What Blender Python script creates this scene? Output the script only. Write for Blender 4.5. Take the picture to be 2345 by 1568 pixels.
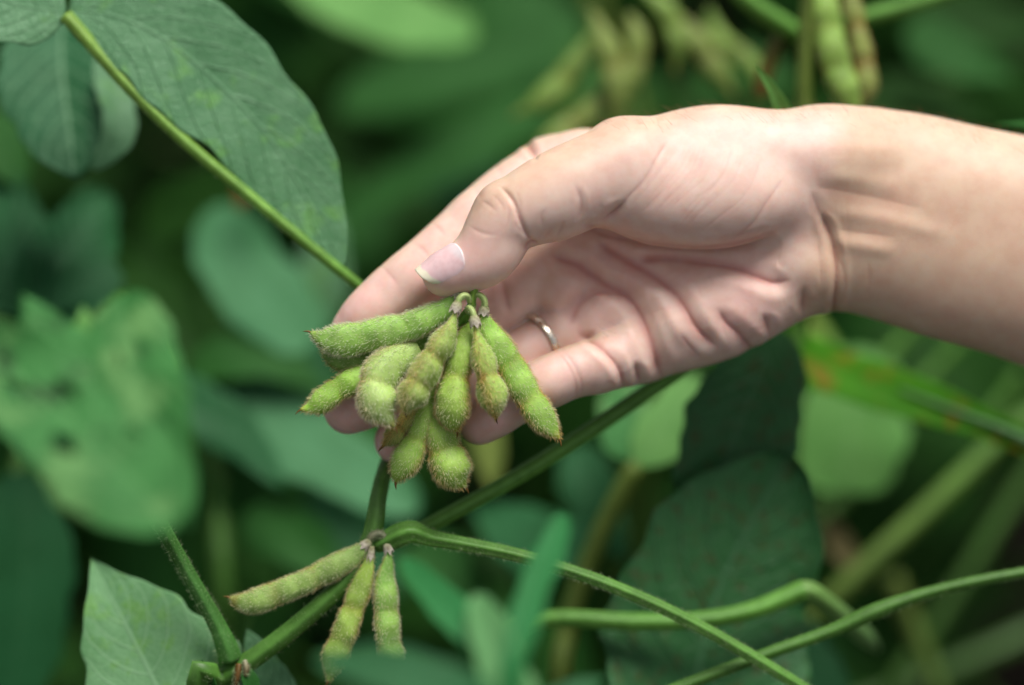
import bpy, math, random
import numpy as np

# ------------------------------------------------------------------ camera, world, sun, exposure
SC = bpy.context.scene
COL = SC.collection
for _o in list(bpy.data.objects):
    bpy.data.objects.remove(_o)

FRAME_W = 0.30                    # metres across the picture at the plane in focus
S = FRAME_W / 2345.0              # one modelling unit (u, v, w) in metres
LENS = 100.0
D = 2345.0 * LENS / 36.0          # camera distance in modelling units
PITCH = math.radians(45)
FOCAL = np.array([0.0, 0.0, 0.62])            # point in focus, 62 cm above the soil
RIGHT = np.array([1.0, 0.0, 0.0])
UP = np.array([0.0, math.sin(PITCH), math.cos(PITCH)])
BACK = np.array([0.0, -math.cos(PITCH), math.sin(PITCH)])

cam_data = bpy.data.cameras.new('camera')
cam = bpy.data.objects.new('camera', cam_data)
COL.objects.link(cam)
cam_data.lens = LENS
cam_data.sensor_width = 36.0
cam_data.clip_start = 0.02
cam_data.clip_end = 400.0
cam.location = FOCAL + BACK * D * S
cam.rotation_euler = (math.pi / 2 - PITCH, 0, 0)
cam_data.dof.use_dof = True
cam_data.dof.focus_distance = (D - 105) * S
cam_data.dof.aperture_fstop = 2.0
cam_data.dof.aperture_blades = 9
SC.camera = cam

SUN_DIR = RIGHT * 0.22 + UP * 0.86 + BACK * 0.46
SUN_DIR = SUN_DIR / np.linalg.norm(SUN_DIR)
SUN_EL = math.asin(SUN_DIR[2])
SUN_AZ = math.atan2(SUN_DIR[0], SUN_DIR[1])
world = bpy.data.worlds.new('World')
SC.world = world
world.use_nodes = True
wn = world.node_tree.nodes
wl = world.node_tree.links
wn.clear()
w_out = wn.new('ShaderNodeOutputWorld')
w_bg = wn.new('ShaderNodeBackground')
w_sky = wn.new('ShaderNodeTexSky')
w_hs = wn.new('ShaderNodeHueSaturation')
w_sky.sky_type = 'NISHITA'
w_sky.sun_disc = False
w_sky.sun_elevation = SUN_EL
w_sky.sun_rotation = SUN_AZ
w_sky.dust_density = 4.0
w_hs.inputs['Saturation'].default_value = 0.27     # thin overcast: the blue is mostly veiled
w_bg.inputs['Strength'].default_value = 0.062
wl.new(w_sky.outputs[0], w_hs.inputs['Color'])
wl.new(w_hs.outputs[0], w_bg.inputs['Color'])
wl.new(w_bg.outputs[0], w_out.inputs['Surface'])

sun_data = bpy.data.lights.new('sun', 'SUN')
sun_data.energy = 2.1
sun_data.angle = math.radians(32)
sun_data.color = (1.0, 0.965, 0.92)
sun = bpy.data.objects.new('sun', sun_data)
COL.objects.link(sun)
sun.rotation_euler = (math.pi / 2 - SUN_EL, 0, math.pi - SUN_AZ)
sun.location = (0, 0, 4)

SC.view_settings.view_transform = 'Standard'
SC.view_settings.look = 'None'
SC.view_settings.gamma = 1.0
SC.view_settings.use_curve_mapping = False
SC.view_settings.exposure = 0.85
SC.render.engine = 'CYCLES'

# ------------------------------------------------------------------ helpers
RNG = np.random.default_rng(7)
random.seed(7)

def Cp(p):
    """(u, v, w): where a point shows in the picture and how far it stands in front of the plane in focus
    -> a straight Cartesian frame (right, up, towards camera) in modelling units."""
    u, v, w = p[0], p[1], p[2]
    if w < -500:                                   # the crop behind stands well back
        w = -500 + (w + 500) * 1.45
    k = (D - w) / D
    return np.array([(u - 1172.5) * k, -(v - 784.0) * k, w], float)

def Cps(pts):
    return np.array([Cp(p) for p in pts], float)

def W(P):
    P = np.asarray(P, float)
    return FOCAL + S * (P[..., 0:1] * RIGHT + P[..., 1:2] * UP + P[..., 2:3] * BACK)

def to_uv(P):
    """Cartesian -> (u, v)"""
    k = (D - P[..., 2]) / D
    return np.stack([P[..., 0] / k + 1172.5, 784.0 - P[..., 1] / k], -1)

GDOWN = np.array([0.0, -math.cos(PITCH), -math.sin(PITCH)])   # gravity in the Cartesian frame

def tag(o, label=None, cat=None, group=None, kind=None):
    if label: o['label'] = label
    if cat: o['category'] = cat
    if group: o['group'] = group
    if kind: o['kind'] = kind
    return o

def thing(name, label, cat, base, group=None):
    o = bpy.data.objects.new(name, None)
    COL.objects.link(o)
    o.empty_display_size = 0.01
    o.location = W(Cp(base))
    return tag(o, label, cat, group)

def root_of(o):
    while o.parent is not None:
        o = o.parent
    return o

def link_mesh(name, P, faces, mat, parent=None, attrs=None, smooth=True, uv=None, world=False):
    """P: Cartesian modelling units (or metres when world). One object, vertices relative to its thing's base."""
    V = np.asarray(P, float) if world else W(P)
    if parent is not None:
        V = V - np.array(root_of(parent).location)
        org = None
    else:
        org = V.mean(0)
        V = V - org
    me = bpy.data.meshes.new(name)
    faces = np.asarray(faces) if not isinstance(faces, list) else faces
    if isinstance(faces, np.ndarray):
        nf, m = faces.shape
        me.vertices.add(len(V))
        me.vertices.foreach_set('co', V.astype(np.float32).ravel())
        me.loops.add(nf * m)
        me.loops.foreach_set('vertex_index', faces.astype(np.int32).ravel())
        me.polygons.add(nf)
        me.polygons.foreach_set('loop_start', np.arange(0, nf * m, m, dtype=np.int32))
        me.update(calc_edges=True)
    else:
        me.from_pydata([tuple(x) for x in V], [], faces)
        me.update()
    me.validate()
    if smooth:
        me.polygons.foreach_set('use_smooth', np.ones(len(me.polygons), dtype=bool))
    for k_, a in (attrs or {}).items():
        a = np.asarray(a, np.float32)
        if a.ndim == 1:
            me.attributes.new(k_, 'FLOAT', 'POINT').data.foreach_set('value', a)
        else:
            if a.shape[1] == 3:
                a = np.concatenate([a, np.ones((len(a), 1), np.float32)], 1)
            me.attributes.new(k_, 'FLOAT_COLOR', 'POINT').data.foreach_set('color', a.ravel())
    if uv is not None:
        lay = me.uv_layers.new(name='UVMap')
        vi = np.empty(len(me.loops), np.int32)
        me.loops.foreach_get('vertex_index', vi)
        lay.data.foreach_set('uv', np.asarray(uv, np.float32)[vi].ravel())
    me.materials.append(mat)
    o = bpy.data.objects.new(name, me)
    COL.objects.link(o)
    if parent is not None:
        o.parent = parent
    else:
        o.location = org
    return o

def unit(a):
    a = np.asarray(a, float)
    return a / (np.linalg.norm(a, axis=-1, keepdims=True) + 1e-12)

def spline(ctrl, n):
    """Catmull-Rom through ctrl (any columns), n samples evenly spaced along its length."""
    c = np.asarray(ctrl, float)
    if len(c) == 2:
        t = np.linspace(0, 1, n)[:, None]
        return c[0] * (1 - t) + c[1] * t
    ext = np.vstack([2 * c[0] - c[1], c, 2 * c[-1] - c[-2]])
    out = []
    for i in range(len(c) - 1):
        p0, p1, p2, p3 = ext[i:i + 4]
        t = np.linspace(0, 1, 24, endpoint=False)[:, None]
        out.append(0.5 * ((2 * p1) + (-p0 + p2) * t + (2 * p0 - 5 * p1 + 4 * p2 - p3) * t ** 2 + (-p0 + 3 * p1 - 3 * p2 + p3) * t ** 3))
    out = np.vstack(out + [c[-1:]])
    seg = np.r_[0, np.cumsum(np.linalg.norm(np.diff(out[:, :3], axis=0), axis=1))]
    q = np.linspace(0, seg[-1], n)
    return np.stack([np.interp(q, seg, out[:, j]) for j in range(out.shape[1])], 1)

def frames(A, hint):
    T = unit(np.gradient(A, axis=0))
    hint = np.asarray(hint, float)
    if hint.ndim == 1:
        hint = np.repeat(hint[None], len(A), 0)
    N = unit(hint - (hint * T).sum(1, keepdims=True) * T)
    B = np.cross(N, T)
    return T, N, B

def grid_faces(n, m, wrap=False):
    i = np.arange(n - 1)[:, None]
    j = np.arange(m if wrap else m - 1)[None]
    a = i * m + j
    b = i * m + (j + 1) % m
    c = (i + 1) * m + (j + 1) % m
    d = (i + 1) * m + j
    return np.stack([a, b, c, d], -1).reshape(-1, 4)

def sine_noise(P, scale, seed, octaves=3):
    """cheap smooth 3D noise, about -1..1"""
    r = np.random.default_rng(seed)
    out = np.zeros(len(P))
    amp = 1.0
    for o_ in range(octaves):
        for _ in range(4):
            k_ = r.normal(size=3)
            k_ = k_ / np.linalg.norm(k_) * (2 * math.pi / scale) * (2 ** o_) * r.uniform(0.7, 1.3)
            out += amp * 0.5 * np.sin(P @ k_ + r.uniform(0, 6.28))
        amp *= 0.55
    return out / 1.4

# ------------------------------------------------------------------ materials
def new_mat(name):
    m = bpy.data.materials.new(name)
    m.use_nodes = True
    nt = m.node_tree
    nt.nodes.clear()
    return m, nt, nt.nodes, nt.links

def nd(nt, kind, **inp):
    n = nt.nodes.new(kind)
    for k_, v_ in inp.items():
        if k_.startswith('_'):
            setattr(n, k_[1:], v_)
        else:
            n.inputs[k_.replace('__', ' ')].default_value = v_
    return n

def math_n(nt, op, a, b=None, clamp=False):
    n = nt.nodes.new('ShaderNodeMath')
    n.operation = op
    n.use_clamp = clamp
    for i, x in enumerate((a, b)):
        if x is None:
            continue
        if isinstance(x, (int, float)):
            n.inputs[i].default_value = x
        else:
            nt.links.new(x, n.inputs[i])
    return n.outputs[0]

def mix_n(nt, fac, a, b, blend='MIX'):
    n = nt.nodes.new('ShaderNodeMix')
    n.data_type = 'RGBA'
    n.blend_type = blend
    for sock, x in ((n.inputs[0], fac), (n.inputs[6], a), (n.inputs[7], b)):
        if isinstance(x, (int, float)):
            sock.default_value = x
        elif isinstance(x, tuple):
            sock.default_value = x if len(x) == 4 else (*x, 1)
        else:
            nt.links.new(x, sock)
    return n.outputs[2]

def range_n(nt, x, a, b, c=0.0, d=1.0):
    n = nt.nodes.new('ShaderNodeMapRange')
    n.interpolation_type = 'SMOOTHSTEP'
    nt.links.new(x, n.inputs[0])
    for i, v_ in enumerate((a, b, c, d)):
        n.inputs[1 + i].default_value = v_
    return n.outputs[0]

def noise_n(nt, scale, detail=3.0, rough=0.5, vec=None):
    n = nt.nodes.new('ShaderNodeTexNoise')
    n.inputs['Scale'].default_value = scale
    n.inputs['Detail'].default_value = detail
    n.inputs['Roughness'].default_value = rough
    if vec is None:
        g = nt.nodes.new('ShaderNodeNewGeometry')
        vec = g.outputs['Position']
    nt.links.new(vec, n.inputs['Vector'])
    return n.outputs['Fac']

def skin_material():
    m, nt, N, L = new_mat('skin')
    out = N.new('ShaderNodeOutputMaterial')
    b = N.new('ShaderNodeBsdfPrincipled')
    at = nd(nt, 'ShaderNodeAttribute', _attribute_name='pigment')
    mott = noise_n(nt, 260, 3, 0.6)
    c1 = mix_n(nt, range_n(nt, mott, 0.35, 0.7), at.outputs['Color'], (0.96, 0.91, 0.89), 'MULTIPLY')
    spot = noise_n(nt, 1500, 2, 0.6)
    c2 = mix_n(nt, range_n(nt, spot, 0.6, 0.85, 0.0, 0.10), c1, (0.50, 0.24, 0.16))
    L.new(c2, b.inputs['Base Color'])
    b.inputs['Roughness'].default_value = 0.50
    b.inputs['Specular IOR Level'].default_value = 0.45
    b.inputs['Subsurface Weight'].default_value = 0.75
    b.inputs['Subsurface Radius'].default_value = (1.0, 0.38, 0.22)
    b.inputs['Subsurface Scale'].default_value = 0.0022
    fine = noise_n(nt, 2400, 2, 0.6)
    pores = noise_n(nt, 5200, 1, 0.5)
    h = math_n(nt, 'ADD', math_n(nt, 'MULTIPLY', fine, 0.7), math_n(nt, 'MULTIPLY', pores, 0.4))
    bump = nd(nt, 'ShaderNodeBump', Strength=0.2, Distance=0.00016)
    L.new(h, bump.inputs['Height'])
    L.new(bump.outputs[0], b.inputs['Normal'])
    L.new(b.outputs[0], out.inputs['Surface'])
    return m

def attr_material(name, attr, rough=0.5, spec=0.4, trans=0.0, sss=0.0, noise=None, bump=0.0, bump_scale=1500.0):
    """colour from a per-vertex pigment attribute, broken up by noise; optional translucency (thin plant tissue)"""
    m, nt, N, L = new_mat(name)
    out = N.new('ShaderNodeOutputMaterial')
    b = N.new('ShaderNodeBsdfPrincipled')
    at = nd(nt, 'ShaderNodeAttribute', _attribute_name=attr)
    c = at.outputs['Color']
    if noise:
        f = noise_n(nt, noise[0], 4, 0.6)
        c = mix_n(nt, range_n(nt, f, 0.35, 0.72), c, noise[1], 'MULTIPLY')
    L.new(c, b.inputs['Base Color'])
    b.inputs['Roughness'].default_value = rough
    b.inputs['Specular IOR Level'].default_value = spec
    if sss:
        b.inputs['Subsurface Weight'].default_value = sss
        b.inputs['Subsurface Radius'].default_value = (0.6, 1.0, 0.3)
        b.inputs['Subsurface Scale'].default_value = 0.0015
    if bump:
        bp = nd(nt, 'ShaderNodeBump', Strength=bump, Distance=0.0002)
        L.new(noise_n(nt, bump_scale, 3, 0.6), bp.inputs['Height'])
        L.new(bp.outputs[0], b.inputs['Normal'])
    sh = b.outputs[0]
    if trans:
        t = N.new('ShaderNodeBsdfTranslucent')
        L.new(c, t.inputs['Color'])
        mx = N.new('ShaderNodeMixShader')
        mx.inputs[0].default_value = trans
        L.new(sh, mx.inputs[1])
        L.new(t.outputs[0], mx.inputs[2])
        sh = mx.outputs[0]
    L.new(sh, out.inputs['Surface'])
    return m

def leaf_material(name, base, vein, patch=None, patch_scale=60, patch_lo=0.55, spots=None, rough=0.55, spec=0.16, trans=0.25,
                  nveins=9.0, vein_amt=0.7, transcol=None, bump=0.35, grain=(0.7, 0.8, 0.7)):
    """uv.x runs base to tip, uv.y across the blade from -1 to 1"""
    m, nt, N, L = new_mat(name)
    out = N.new('ShaderNodeOutputMaterial')
    b = N.new('ShaderNodeBsdfPrincipled')
    uvn = N.new('ShaderNodeUVMap')
    sep = N.new('ShaderNodeSeparateXYZ')
    L.new(uvn.outputs[0], sep.inputs[0])
    sabs = math_n(nt, 'ABSOLUTE', sep.outputs[1])
    wob = noise_n(nt, 90, 2, 0.5)
    q = math_n(nt, 'SUBTRACT', math_n(nt, 'MULTIPLY', sep.outputs[0], nveins), math_n(nt, 'MULTIPLY', math_n(nt, 'POWER', sabs, 1.25), 2.6))
    q = math_n(nt, 'ADD', q, math_n(nt, 'MULTIPLY', wob, 0.35))
    fr = math_n(nt, 'FRACT', q)
    tri = math_n(nt, 'ABSOLUTE', math_n(nt, 'SUBTRACT', fr, 0.5))
    lat = range_n(nt, tri, 0.07, 0.0)
    mid = range_n(nt, sabs, 0.045, 0.012)
    net = N.new('ShaderNodeTexVoronoi')
    net.feature = 'DISTANCE_TO_EDGE'
    net.inputs['Scale'].default_value = 420
    geo = N.new('ShaderNodeNewGeometry')
    L.new(geo.outputs['Position'], net.inputs['Vector'])
    netf = range_n(nt, net.outputs['Distance'], 0.12, 0.0, 0.0, 0.35)
    vf = math_n(nt, 'MAXIMUM', math_n(nt, 'MAXIMUM', lat, mid), netf)
    col = (*base, 1)
    g = noise_n(nt, 55, 4, 0.6)
    c = mix_n(nt, range_n(nt, g, 0.3, 0.7), col, (*grain, 1), 'MULTIPLY')
    if patch:
        pn = noise_n(nt, patch_scale, 4, 0.6)
        c = mix_n(nt, range_n(nt, pn, patch_lo, patch_lo + 0.14), c, (*patch, 1))
    if spots:
        sp = noise_n(nt, spots[1], 3, 0.65)
        c = mix_n(nt, range_n(nt, sp, spots[2], spots[2] + 0.06), c, (*spots[0], 1))
    c = mix_n(nt, math_n(nt, 'MULTIPLY', vf, vein_amt), c, (*vein, 1))
    L.new(c, b.inputs['Base Color'])
    b.inputs['Roughness'].default_value = rough
    b.inputs['Specular IOR Level'].default_value = spec
    if bump:
        bp = nd(nt, 'ShaderNodeBump', Strength=bump, Distance=0.0008)
        hh = math_n(nt, 'SUBTRACT', math_n(nt, 'MULTIPLY', noise_n(nt, 240, 4, 0.6), 0.9), math_n(nt, 'MULTIPLY', vf, 0.6))
        L.new(hh, bp.inputs['Height'])
        L.new(bp.outputs[0], b.inputs['Normal'])
    t = N.new('ShaderNodeBsdfTranslucent')
    if transcol:
        t.inputs['Color'].default_value = (*transcol, 1)
    else:
        L.new(c, t.inputs['Color'])
    mx = N.new('ShaderNodeMixShader')
    mx.inputs[0].default_value = trans
    L.new(b.outputs[0], mx.inputs[1])
    L.new(t.outputs[0], mx.inputs[2])
    L.new(mx.outputs[0], out.inputs['Surface'])
    return m

def hair_material(name):
    m, nt, N, L = new_mat(name)
    out = N.new('ShaderNodeOutputMaterial')
    at = nd(nt, 'ShaderNodeAttribute', _attribute_name='tone')
    d = N.new('ShaderNodeBsdfDiffuse')
    t = N.new('ShaderNodeBsdfTranslucent')
    L.new(at.outputs['Color'], d.inputs['Color'])
    L.new(at.outputs['Color'], t.inputs['Color'])
    mx = N.new('ShaderNodeMixShader')
    mx.inputs[0].default_value = 0.45
    L.new(d.outputs[0], mx.inputs[1])
    L.new(t.outputs[0], mx.inputs[2])
    L.new(mx.outputs[0], out.inputs['Surface'])
    return m

# ------------------------------------------------------------------ fuzz: fine hairs as a curves object
M_FUZZ = hair_material('plant_hair')

def fuzz(parent, P, Nrm, T, tone, length, radius=0.42, lean=0.45, curl=0.35, seed=1, name='fuzz'):
    """P roots, Nrm normals, T lean directions, tone colours (n,3), lengths (n,)"""
    n = len(P)
    r = np.random.default_rng(seed)
    jit = unit(r.normal(size=(n, 3)))
    d0 = unit(Nrm + lean * T + 0.35 * jit)
    bend = unit(r.normal(size=(n, 3))) * curl + T * 0.25
    L_ = length[:, None]
    p0 = P - Nrm * 0.6
    p1 = P + d0 * L_ * 0.36
    p2 = p1 + unit(d0 + bend * 0.6) * L_ * 0.34
    p3 = p2 + unit(d0 + bend * 1.3) * L_ * 0.30
    pts = np.stack([p0, p1, p2, p3], 1).reshape(-1, 3)
    V = W(pts) - np.array(root_of(parent).location)
    cu = bpy.data.hair_curves.new(name)
    cu.add_curves([4] * n)
    cu.position_data.foreach_set('vector', V.astype(np.float32).ravel())
    rad = np.tile(np.array([1.0, 0.9, 0.65, 0.25]), n) * radius * S
    ra = cu.attributes.get('radius') or cu.attributes.new('radius', 'FLOAT', 'POINT')
    ra.data.foreach_set('value', rad.astype(np.float32))
    ca = cu.attributes.new('tone', 'FLOAT_COLOR', 'CURVE')
    ca.data.foreach_set('color', np.concatenate([tone, np.ones((n, 1))], 1).astype(np.float32).ravel())
    cu.materials.append(M_FUZZ)
    o = bpy.data.objects.new(name, cu)
    COL.objects.link(o)
    o.parent = parent
    o['kind'] = 'stuff'
    return o
# ------------------------------------------------------------------ the hand: one continuous surface from a smooth distance field
def smin(a, b, k):
    h = np.clip(0.5 + 0.5 * (b - a) / k, 0, 1)
    return b * (1 - h) + a * h - k * h * (1 - h)

def sstep(x, a, b):
    t = np.clip((x - a) / (b - a), 0, 1)
    return t * t * (3 - 2 * t)

class Cone:
    """tapered capsule; flat scales its depth across the direction n"""
    def __init__(self, a, b, ra, rb):
        self.a, self.b, self.ra, self.rb = Cp(a), Cp(b), ra, rb
        r = max(ra, rb)
        self.lo = np.minimum(self.a, self.b) - r
        self.hi = np.maximum(self.a, self.b) + r
    def f(self, P):
        ab = self.b - self.a
        t = np.clip(((P - self.a) @ ab) / (ab @ ab), 0, 1)
        d = np.linalg.norm(P - self.a - t[:, None] * ab, axis=1)
        return d - (self.ra + (self.rb - self.ra) * t)

class Ell:
    """ellipsoid: centre, two in-plane half axes (first along angle deg in the picture), depth half axis; tilt leans the long axis in depth"""
    def __init__(self, c, rx, ry, rz, deg=0, tilt=0):
        self.c = Cp(c)
        a, t = math.radians(deg), math.radians(tilt)
        x = np.array([math.cos(a) * math.cos(t), math.sin(a) * math.cos(t), math.sin(t)])
        y = np.array([-math.sin(a), math.cos(a), 0.0])
        z = np.cross(x, y)
        self.M = np.stack([x, y, z])
        self.r = np.array([rx, ry, rz], float)
        r = max(rx, ry, rz)
        self.lo, self.hi = self.c - r, self.c + r
    def f(self, P):
        q = (P - self.c) @ self.M.T
        k0 = np.linalg.norm(q / self.r, axis=1)
        k1 = np.linalg.norm(q / (self.r ** 2), axis=1) + 1e-9
        return np.where(k0 < 1e-4, -self.r.min(), k0 * (k0 - 1) / k1)

class Tube:
    """forearm: elliptical sections along u; rows of (u, top v, bottom v, depth centre, depth half)"""
    def __init__(self, rows, u0):
        self.rows = []
        for (u, t, b, w, hz) in rows:
            c = Cp((u, (t + b) / 2, w))
            self.rows.append((c[0], c[1], (b - t) / 2 * (D - w) / D, w, hz))
        self.rows = spline(np.array(self.rows), 160)
        self.rows = self.rows[np.argsort(self.rows[:, 0])]
        self.x0 = Cp((u0, 784, -100))[0]
        R = self.rows
        self.lo = np.array([self.x0 - 60, (R[:, 1] - R[:, 2]).min(), (R[:, 3] - R[:, 4]).min()])
        self.hi = np.array([R[-1, 0], (R[:, 1] + R[:, 2]).max(), (R[:, 3] + R[:, 4]).max()])
    def f(self, P):
        R = self.rows
        y = np.interp(P[:, 0], R[:, 0], R[:, 1]); a = np.interp(P[:, 0], R[:, 0], R[:, 2])
        z = np.interp(P[:, 0], R[:, 0], R[:, 3]); b = np.interp(P[:, 0], R[:, 0], R[:, 4])
        # slightly squared oval
        q1, q2 = np.abs(P[:, 1] - y) / a, np.abs(P[:, 2] - z) / b
        k0 = (q1 ** 2.25 + q2 ** 2.25) ** (1 / 2.25)
        g = np.sqrt((q1 / a) ** 2 + (q2 / b) ** 2) + 1e-9
        d = k0 * (k0 - 1) / g
        d = np.maximum(d, -np.minimum(a, b))
        return np.maximum(d, self.x0 - P[:, 0])

def chain(pts):
    """dense tapered capsules through (u, v, w, r) joints"""
    c = spline(np.array(pts, float), max(6, 4 * len(pts)))
    return [Cone(c[i][:3], c[i + 1][:3], c[i][3], c[i + 1][3]) for i in range(len(c) - 1)]

FOREARM = Tube([(1790, 320, 680, -95, 116), (1860, 290, 700, -98, 128), (1930, 264, 712, -100, 140), (2000, 250, 731, -105, 150), (2060, 254, 750, -110, 156),
                (2130, 266, 772, -118, 164), (2200, 281, 793, -126, 172), (2270, 295, 813, -134, 180), (2345, 311, 838, -142, 188),
                (2480, 342, 888, -156, 202), (2760, 398, 996, -170, 225)], 1800)

PALM = [  # (shape, blend)
    (FOREARM, 1),
    (Cone((1840, 520, -105), (1262, 398, -165), 112, 84), 70),
    (Ell((1350, 385, -130), 110, 92, 84, -8), 40),
    (Cone((1830, 540, -115), (1335, 575, -140), 108, 84), 60),
    (Cone((1830, 580, -110), (1410, 690, -120), 105, 84), 60),
    (Cone((1830, 615, -90), (1478, 790, -72), 100, 82), 60),
    (Ell((1664, 712, -60), 215, 102, 106, 25), 45),           # hypothenar
    (Ell((1840, 610, -35), 70, 88, 78, 70), 34),              # heel of the hand
    (Ell((1380, 735, -78), 80, 62, 62, 30), 26),              # pads under the fingers
    (Ell((1285, 660, -98), 76, 66, 66, 40), 26),
    (Ell((1560, 660, -62), 150, 46, 58, 22), 30),
]
THENAR = [
    (Cone((1850, 385, -40), (1430, 376, 20), 124, 104), 1),
    (Ell((1650, 352, -20), 200, 112, 110, 0), 40),
    (Ell((1600, 452, 32), 232, 120, 108, 0, 6), 45),
    (Ell((1480, 440, 46), 130, 96, 92, -8, 0), 40),
]
def G(pts): return [(c, 8) for c in chain(pts)]
THUMB = G([(1440, 382, 36, 104), (1340, 420, 68, 101), (1250, 456, 88, 93), (1178, 492, 98, 80), (1150, 514, 100, 76), (1118, 563, 102, 67), (1090, 594, 101, 61), (1054, 616, 98, 57), (1020, 627, 96, 52)]) + [
    (Ell((1278, 478, 96), 72, 66, 62, 25), 24),               # soft bulge on the palm side of the first joint
    (Ell((1128, 594, 116), 80, 50, 46, 38), 24),              # thumb pad
    (Ell((1140, 462, 92), 50, 42, 60, 40), 22),               # knuckle
]
INDEX = G([(1262, 405, -160, 88), (1168, 452, -112, 76), (1050, 556, -62, 74), (978, 618, -40, 72), (898, 682, -30, 69), (842, 730, -30, 62), (813, 757, -32, 55)]) + [
    (Ell((1085, 500, -66), 62, 50, 60, 43), 22), (Ell((850, 716, -10), 66, 52, 50, 40), 22), (Ell((945, 640, -22), 50, 56, 56, 40), 22)]
MIDDLE = G([(1320, 590, -140, 84), (1190, 668, -118, 74), (1060, 755, -84, 72), (960, 830, -46, 70), (880, 886, -22, 66), (830, 922, -16, 61), (799, 940, -14, 56)]) + [
    (Ell((1120, 712, -80), 60, 52, 56, 35), 20), (Ell((845, 910, 4), 58, 48, 44, 32), 20)]
RING = G([(1400, 700, -120, 84), (1245, 788, -92, 66), (1130, 850, -62, 66), (1030, 920, -44, 63), (970, 965, -40, 60), (930, 995, -42, 56), (908, 1008, -44, 52)]) + [
    (Ell((1190, 815, -66), 64, 48, 52, 28), 20), (Ell((1300, 770, -84), 40, 56, 50, 30), 20)]
PINKY = G([(1478, 795, -72, 80), (1376, 833, -14, 62), (1310, 852, 6, 58), (1240, 881, 14, 56), (1180, 915, 10, 54), (1130, 948, 2, 51), (1098, 971, -4, 48)]) + [
    (Ell((1368, 838, 0), 58, 60, 54, 12), 18), (Ell((1262, 876, 16), 52, 50, 52, 20), 18), (Ell((1140, 946, 14), 52, 44, 42, 34), 18)]
GROUPS = [(PALM, None), (THENAR, 'thenar'), (INDEX, 22), (MIDDLE, 11), (RING, 10), (PINKY, 10), (THUMB, 'thumb')]

def group_field(g, P):
    d = None
    for s, k in g:
        e = s.f(P)
        d = e if d is None else smin(d, e, k)
    return d

def blend_k(kind, P):
    if kind == 'thenar':           # welded at the wrist and the back, a fold where it overhangs the palm
        uv = to_uv(P)
        return 9 + 75 * sstep(uv[:, 0], 1690, 1850) + 60 * sstep(-uv[:, 1], -430, -330)
    if kind == 'thumb':
        uv = to_uv(P)
        return 7 + 34 * sstep(uv[:, 0], 1300, 1400)
    return kind

def hand_field(P):
    d = None
    for g, k in GROUPS:
        lo = np.min([s.lo for s, _ in g], 0) - 170
        hi = np.max([s.hi for s, _ in g], 0) + 170
        m = np.all((P > lo) & (P < hi), 1)
        e = np.full(len(P), 200.0)
        if m.any():
            e[m] = group_field(g, P[m])
        d = e if d is None else smin(d, e, blend_k(k, P))
    return d

def surface_nets(F, org, h):
    """naive surface nets on a regular grid"""
    ins = F < 0
    nx, ny, nz = F.shape
    c = [ins[a:nx - 1 + a, b:ny - 1 + b, e:nz - 1 + e] for a in (0, 1) for b in (0, 1) for e in (0, 1)]
    s = sum(x.astype(np.int8) for x in c)
    act = (s > 0) & (s < 8)
    idx = np.full(act.shape, -1, np.int64)
    ii = np.argwhere(act)
    idx[act] = np.arange(len(ii))
    acc = np.zeros((len(ii), 3)); cnt = np.zeros(len(ii))
    cor = [np.array((a, b, e)) for a in (0, 1) for b in (0, 1) for e in (0, 1)]
    val = [F[ii[:, 0] + q[0], ii[:, 1] + q[1], ii[:, 2] + q[2]] for q in cor]
    for i in range(8):
        for j in range(i + 1, 8):
            if np.abs(cor[i] - cor[j]).sum() != 1:
                continue
            m = (val[i] < 0) != (val[j] < 0)
            t = np.where(m, val[i] / np.where(m, val[i] - val[j], 1), 0)
            acc += np.where(m[:, None], cor[i] + t[:, None] * (cor[j] - cor[i]), 0)
            cnt += m
    V = (ii + acc / cnt[:, None]) * h + org
    quads = []
    for ax in range(3):
        o1, o2 = [(1, 2), (2, 0), (0, 1)][ax]
        sl0 = [slice(1, n - 1) for n in F.shape]; sl1 = list(sl0)
        sl0[ax] = slice(0, F.shape[ax] - 1); sl1[ax] = slice(1, F.shape[ax])
        a, b = ins[tuple(sl0)], ins[tuple(sl1)]
        ch = np.argwhere(a != b)
        flip = a[a != b]
        base = ch + np.array([0 if k == ax else 1 for k in range(3)])
        def at(d1, d2):
            q = base.copy(); q[:, o1] -= d1; q[:, o2] -= d2
            return idx[q[:, 0], q[:, 1], q[:, 2]]
        qd = np.stack([at(0, 0), at(1, 0), at(1, 1), at(0, 1)], 1)
        qd[~flip] = qd[~flip][:, ::-1]
        quads.append(qd)
    Q = np.vstack(quads)
    return V, Q[(Q >= 0).all(1)]

def split_quads(V, Q):
    """one level of linear quad splitting"""
    e = np.stack([Q, np.roll(Q, -1, 1)], -1).reshape(-1, 2)
    es = np.sort(e, 1)
    key = es[:, 0] * np.int64(len(V)) + es[:, 1]
    uq, inv = np.unique(key, return_inverse=True)
    inv = inv.reshape(-1)
    mid = 0.5 * (V[uq // len(V)] + V[uq % len(V)])
    cen = V[Q].mean(1)
    n0, n1 = len(V), len(mid)
    ei = inv.reshape(-1, 4) + n0
    ci = np.arange(len(Q)) + n0 + n1
    out = np.stack([np.stack([Q[:, i], ei[:, i], ci, ei[:, i - 1]], 1) for i in range(4)], 1).reshape(-1, 4)
    return np.vstack([V, mid, cen]), out

def project(V, it=2):
    e = 1.0
    for _ in range(it):
        d = hand_field(V)
        g = np.stack([hand_field(V + e * np.eye(3)[i]) - hand_field(V - e * np.eye(3)[i]) for i in range(3)], 1) / (2 * e)
        l2 = (g * g).sum(1) + 1e-6
        V = V - np.clip(d / np.maximum(l2, 0.25), -4, 4)[:, None] * g
    return V, unit(g)

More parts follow.
